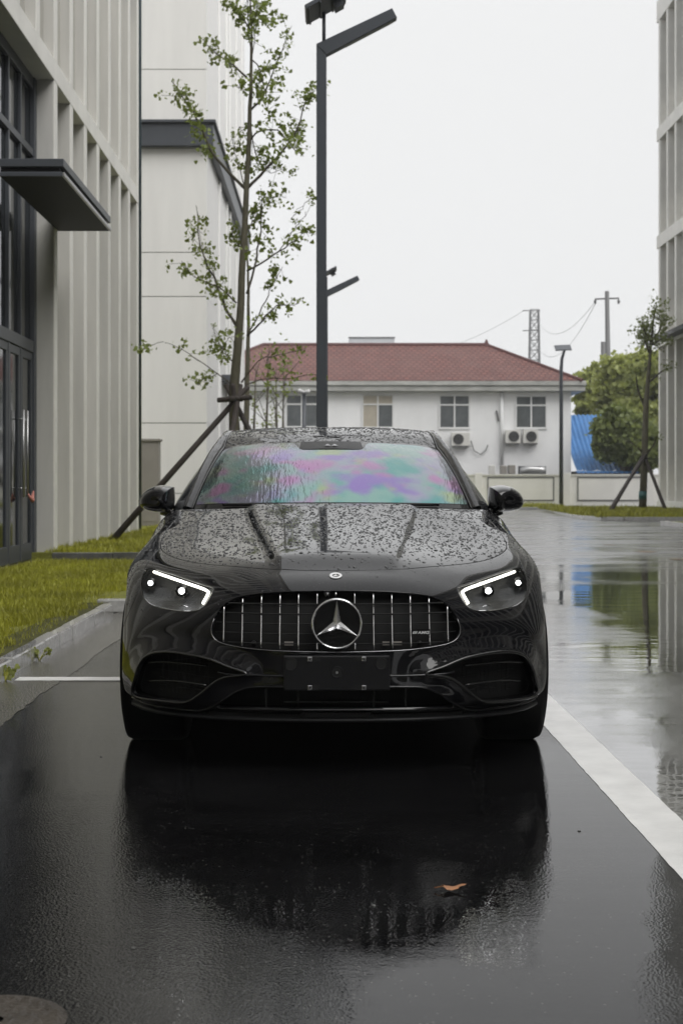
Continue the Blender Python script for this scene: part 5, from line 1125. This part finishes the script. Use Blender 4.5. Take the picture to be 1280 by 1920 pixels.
# ---- rain: real water beads on the upward panels
def beads(V, T, n, rmin, rmax, name, parent, nzmin=.25, filt=None):
    V = np.asarray(V); T = np.asarray(T); e1, e2 = V[T[:, 1]]-V[T[:, 0]], V[T[:, 2]]-V[T[:, 0]]; cr = np.cross(e1, e2); ar = np.linalg.norm(cr, axis=1)/2; nr = cr/(2*ar[:, None]+1e-12); flip = (nr[:, 2] < 0) if nzmin > -.5 else (nr[:, 1] > 0); nr[flip] *= -1
    wt_ = ar*sst((nr[:, 2]-nzmin)/.25)
    if filt is not None: wt_ = wt_*filt(V[T].mean(1))
    k = rng.choice(len(T), n, p=wt_/wt_.sum()); a, b = rng.uniform(0, 1, n), rng.uniform(0, 1, n); f = a+b > 1; a[f], b[f] = 1-a[f], 1-b[f]
    c = V[T[k, 0]]+e1[k]*a[:, None]+e2[k]*b[:, None]; nn = nr[k]; r = rmin+(rmax-rmin)*rng.beta(.9, 3.4, n)
    x = np.cross(nn, np.array([0, 1, .01])); x /= np.linalg.norm(x, axis=1)[:, None]; y = np.cross(nn, x)
    ns = 7; rows = []; el = rng.uniform(.8, 1.35, n)
    for rr, hh in ((1.0, -.02), (.86, .26), (.5, .42)):
        for q in range(ns):
            t = 2*math.pi*q/ns; wob = 1+rng.uniform(-.16, .16, n); rows.append(c+(x*(math.cos(t)*r*rr*wob)[:, None] if hasattr(wob, '__len__') else 0)+(y*(math.sin(t)*r*rr*wob*el)[:, None])+nn*(r*hh)[:, None])
    rows.append(c+nn*(r*.47)[:, None]); VV = np.stack(rows, 1); m_ = 3*ns+1; fs = []
    for k_ in range(2):
        for q in range(ns): q2 = (q+1) % ns; fs += [(k_*ns+q, k_*ns+q2, (k_+1)*ns+q2), (k_*ns+q, (k_+1)*ns+q2, (k_+1)*ns+q)]
    for q in range(ns): fs.append((2*ns+q, 2*ns+(q+1) % ns, 3*ns))
    FFs = (np.array(fs)[None]+(np.arange(n)*m_)[:, None, None]).reshape(-1, 3)
    return tag(tri_mesh(name, VV.reshape(-1, 3), FFs, WATER, parent, True), kind='stuff')
def gtri(o):
    me = o.data; V = np.array([v.co[:] for v in me.vertices]); Tt = []
    for p in me.polygons:
        vs_ = list(p.vertices)
        for k in range(1, len(vs_)-1): Tt.append((vs_[0], vs_[k], vs_[k+1]))
    return V, np.array(Tt)
Vh, Nh, Th, _ = PANELS['hood'][0]; beads(Vh, Th, 6200, .0018, .0100, 'water_beads', hood, .3, lambda c: .35+sst((c[:, 1]-.25)/.5))
Vh, Nh, Th, _ = PANELS['front_bumper'][0]; beads(Vh, Th, 700, .0015, .0045, 'water_beads', bumper, .35)
for Vh, Nh, Th, oo in PANELS['fender']: beads(Vh, Th, 1100, .0015, .0050, 'water_beads', oo, .25, lambda c: (c[:, 2] > .6)*1.0)
beads(*gtri(roof), 4200, .0022, .0100, 'water_beads', roof, .3, lambda c: (c[:, 1] < 3.2)*1.0)
beads(*gtri(ws), 2600, .0012, .0042, 'water_beads', ws, .2)
CLEARW = mat('clear_water', (1, 1, 1), .0, ior=1.33); CLEARW.node_tree.nodes['Principled BSDF'].inputs['Transmission Weight'].default_value = 1.0
for Vh, Nh, Th, oo in PANELS['lens']:
    bd2 = beads(Vh, Th, 170, .0012, .0042, 'water_beads', oo, -1.0); bd2.data.materials.clear(); bd2.data.materials.append(CLEARW)
for o_ in [o for o in bpy.data.objects if o.name.startswith('pillar') and o.parent == car]: beads(*gtri(o_), 420, .0015, .005, 'water_beads', o_, .1, lambda c: (c[:, 1] < 2.9)*1.0)

# ================================================================== SMALL THINGS ON THE GROUND
def fallen_leaf(px, py, size, label, rz):
    Y = F*H/(py-CY); o = empty('fallen_leaf', ((px-CX)/F*Y, Y, .006), rz); tag(o, label, 'leaf'); pr = []
    for k in range(18):
        t = 2*math.pi*k/18; r = size*(.5+.12*math.cos(3*t)+.08*math.cos(7*t+1)); pr.append((math.cos(t)*r, math.sin(t)*r*.62, .004+.010*abs(math.cos(t))**2*random.uniform(.5, 1.3)))
    MB().add(pr+[(0, 0, .006)], [(k, (k+1) % 18, 18) for k in range(18)]).build('blade', DRYLEAF, o, True); MB().tube([(-size*.45, 0, .01), (-size*.75, .01, .004)], .0012, 5).build('stalk', DRYLEAF, o)
fallen_leaf(847, 1672, .062, 'orange brown fallen leaf on wet asphalt before the car', .15)
mh = empty('manhole_cover', (at(30, 1900, 3.0).x-.03, 2.93, .002)); tag(mh, 'muddy brown round drain cover cut by the bottom left corner', 'drain cover')
MUD = mat('muddy_iron', (.040, .031, .022), .5, var=.5, scale=14, bump=.6, bscale=45)
MB().grid([[(math.cos(t)*r, math.sin(t)*r, z) for r, z in ((.02, .006), (.08, .007), (.105, .004), (.125, .008), (.138, .008), (.15, .002))] for t in np.linspace(0, 2*math.pi, 41)]).build('cover', MUD, mh, True)
def weed(px, py, label, n, h):
    Y = 1.87*F/(CX-px); o = empty('weed', (-1.85, Y, .0)); tag(o, label, 'weed'); lp = []
    st_ = MB()
    for k in range(n):
        a = random.uniform(0, 6.3); e = Vector((math.cos(a)*h*.6+.02, math.sin(a)*h*.6, random.uniform(.4, 1)*h)); st_.tube([(0, 0, 0), e*.6+Vector((0, 0, .01)), e], [.0025, .002, .001], 4); lp += [tuple(e*random.uniform(.6, 1.05)) for _ in range(4)]
    st_.build('stems', GRASS, o); leaves(lp, .028, LEAF2, 'leaves', o, spread=.006)
weed(68, 1240, 'small green weed sprouting at the kerb joint', 9, .085); weed(4, 1275, 'weed tuft at the left frame edge by the kerb', 10, .09)
lab_ = ['small pebble left of the front wheels on asphalt', 'small dark pebble near the orange leaf', 'tiny stone on the bay near its side line', 'bit of grit in the near left bay corner']
for (px, py), lb in zip(((190, 1420), (700, 1700), (1085, 1560), (250, 1780)), lab_):
    Y = F*H/(py-CY); o = MB().grid([[(math.cos(t)*.0045*math.sin(a)*1.3, math.sin(t)*.0045*math.sin(a), .003*math.cos(a)+.003) for a in np.linspace(.05, 3.1, 5)] for t in np.linspace(0, 6.2832, 9)]).build('pebble', KERBD, None, True); o.location = ((px-CX)/F*Y, Y, .0); tag(o, lb, 'pebble')

# ================================================================== rain haze
HZ = bpy.data.materials.new('rain_haze'); HZ.use_nodes = True; t = HZ.node_tree; t.nodes.clear(); mo = N(t, 'ShaderNodeOutputMaterial'); pv = N(t, 'ShaderNodeVolumePrincipled')
pv.inputs['Color'].default_value = (.95, .97, 1.0, 1); pv.inputs['Density'].default_value = .0009; t.links.new(pv.outputs[0], mo.inputs['Volume'])
hz = box('haze', (-305, -85, -1), (305, 1505, 31), HZ); tag(hz, 'thin rain haze over the street', 'haze', kind='stuff')
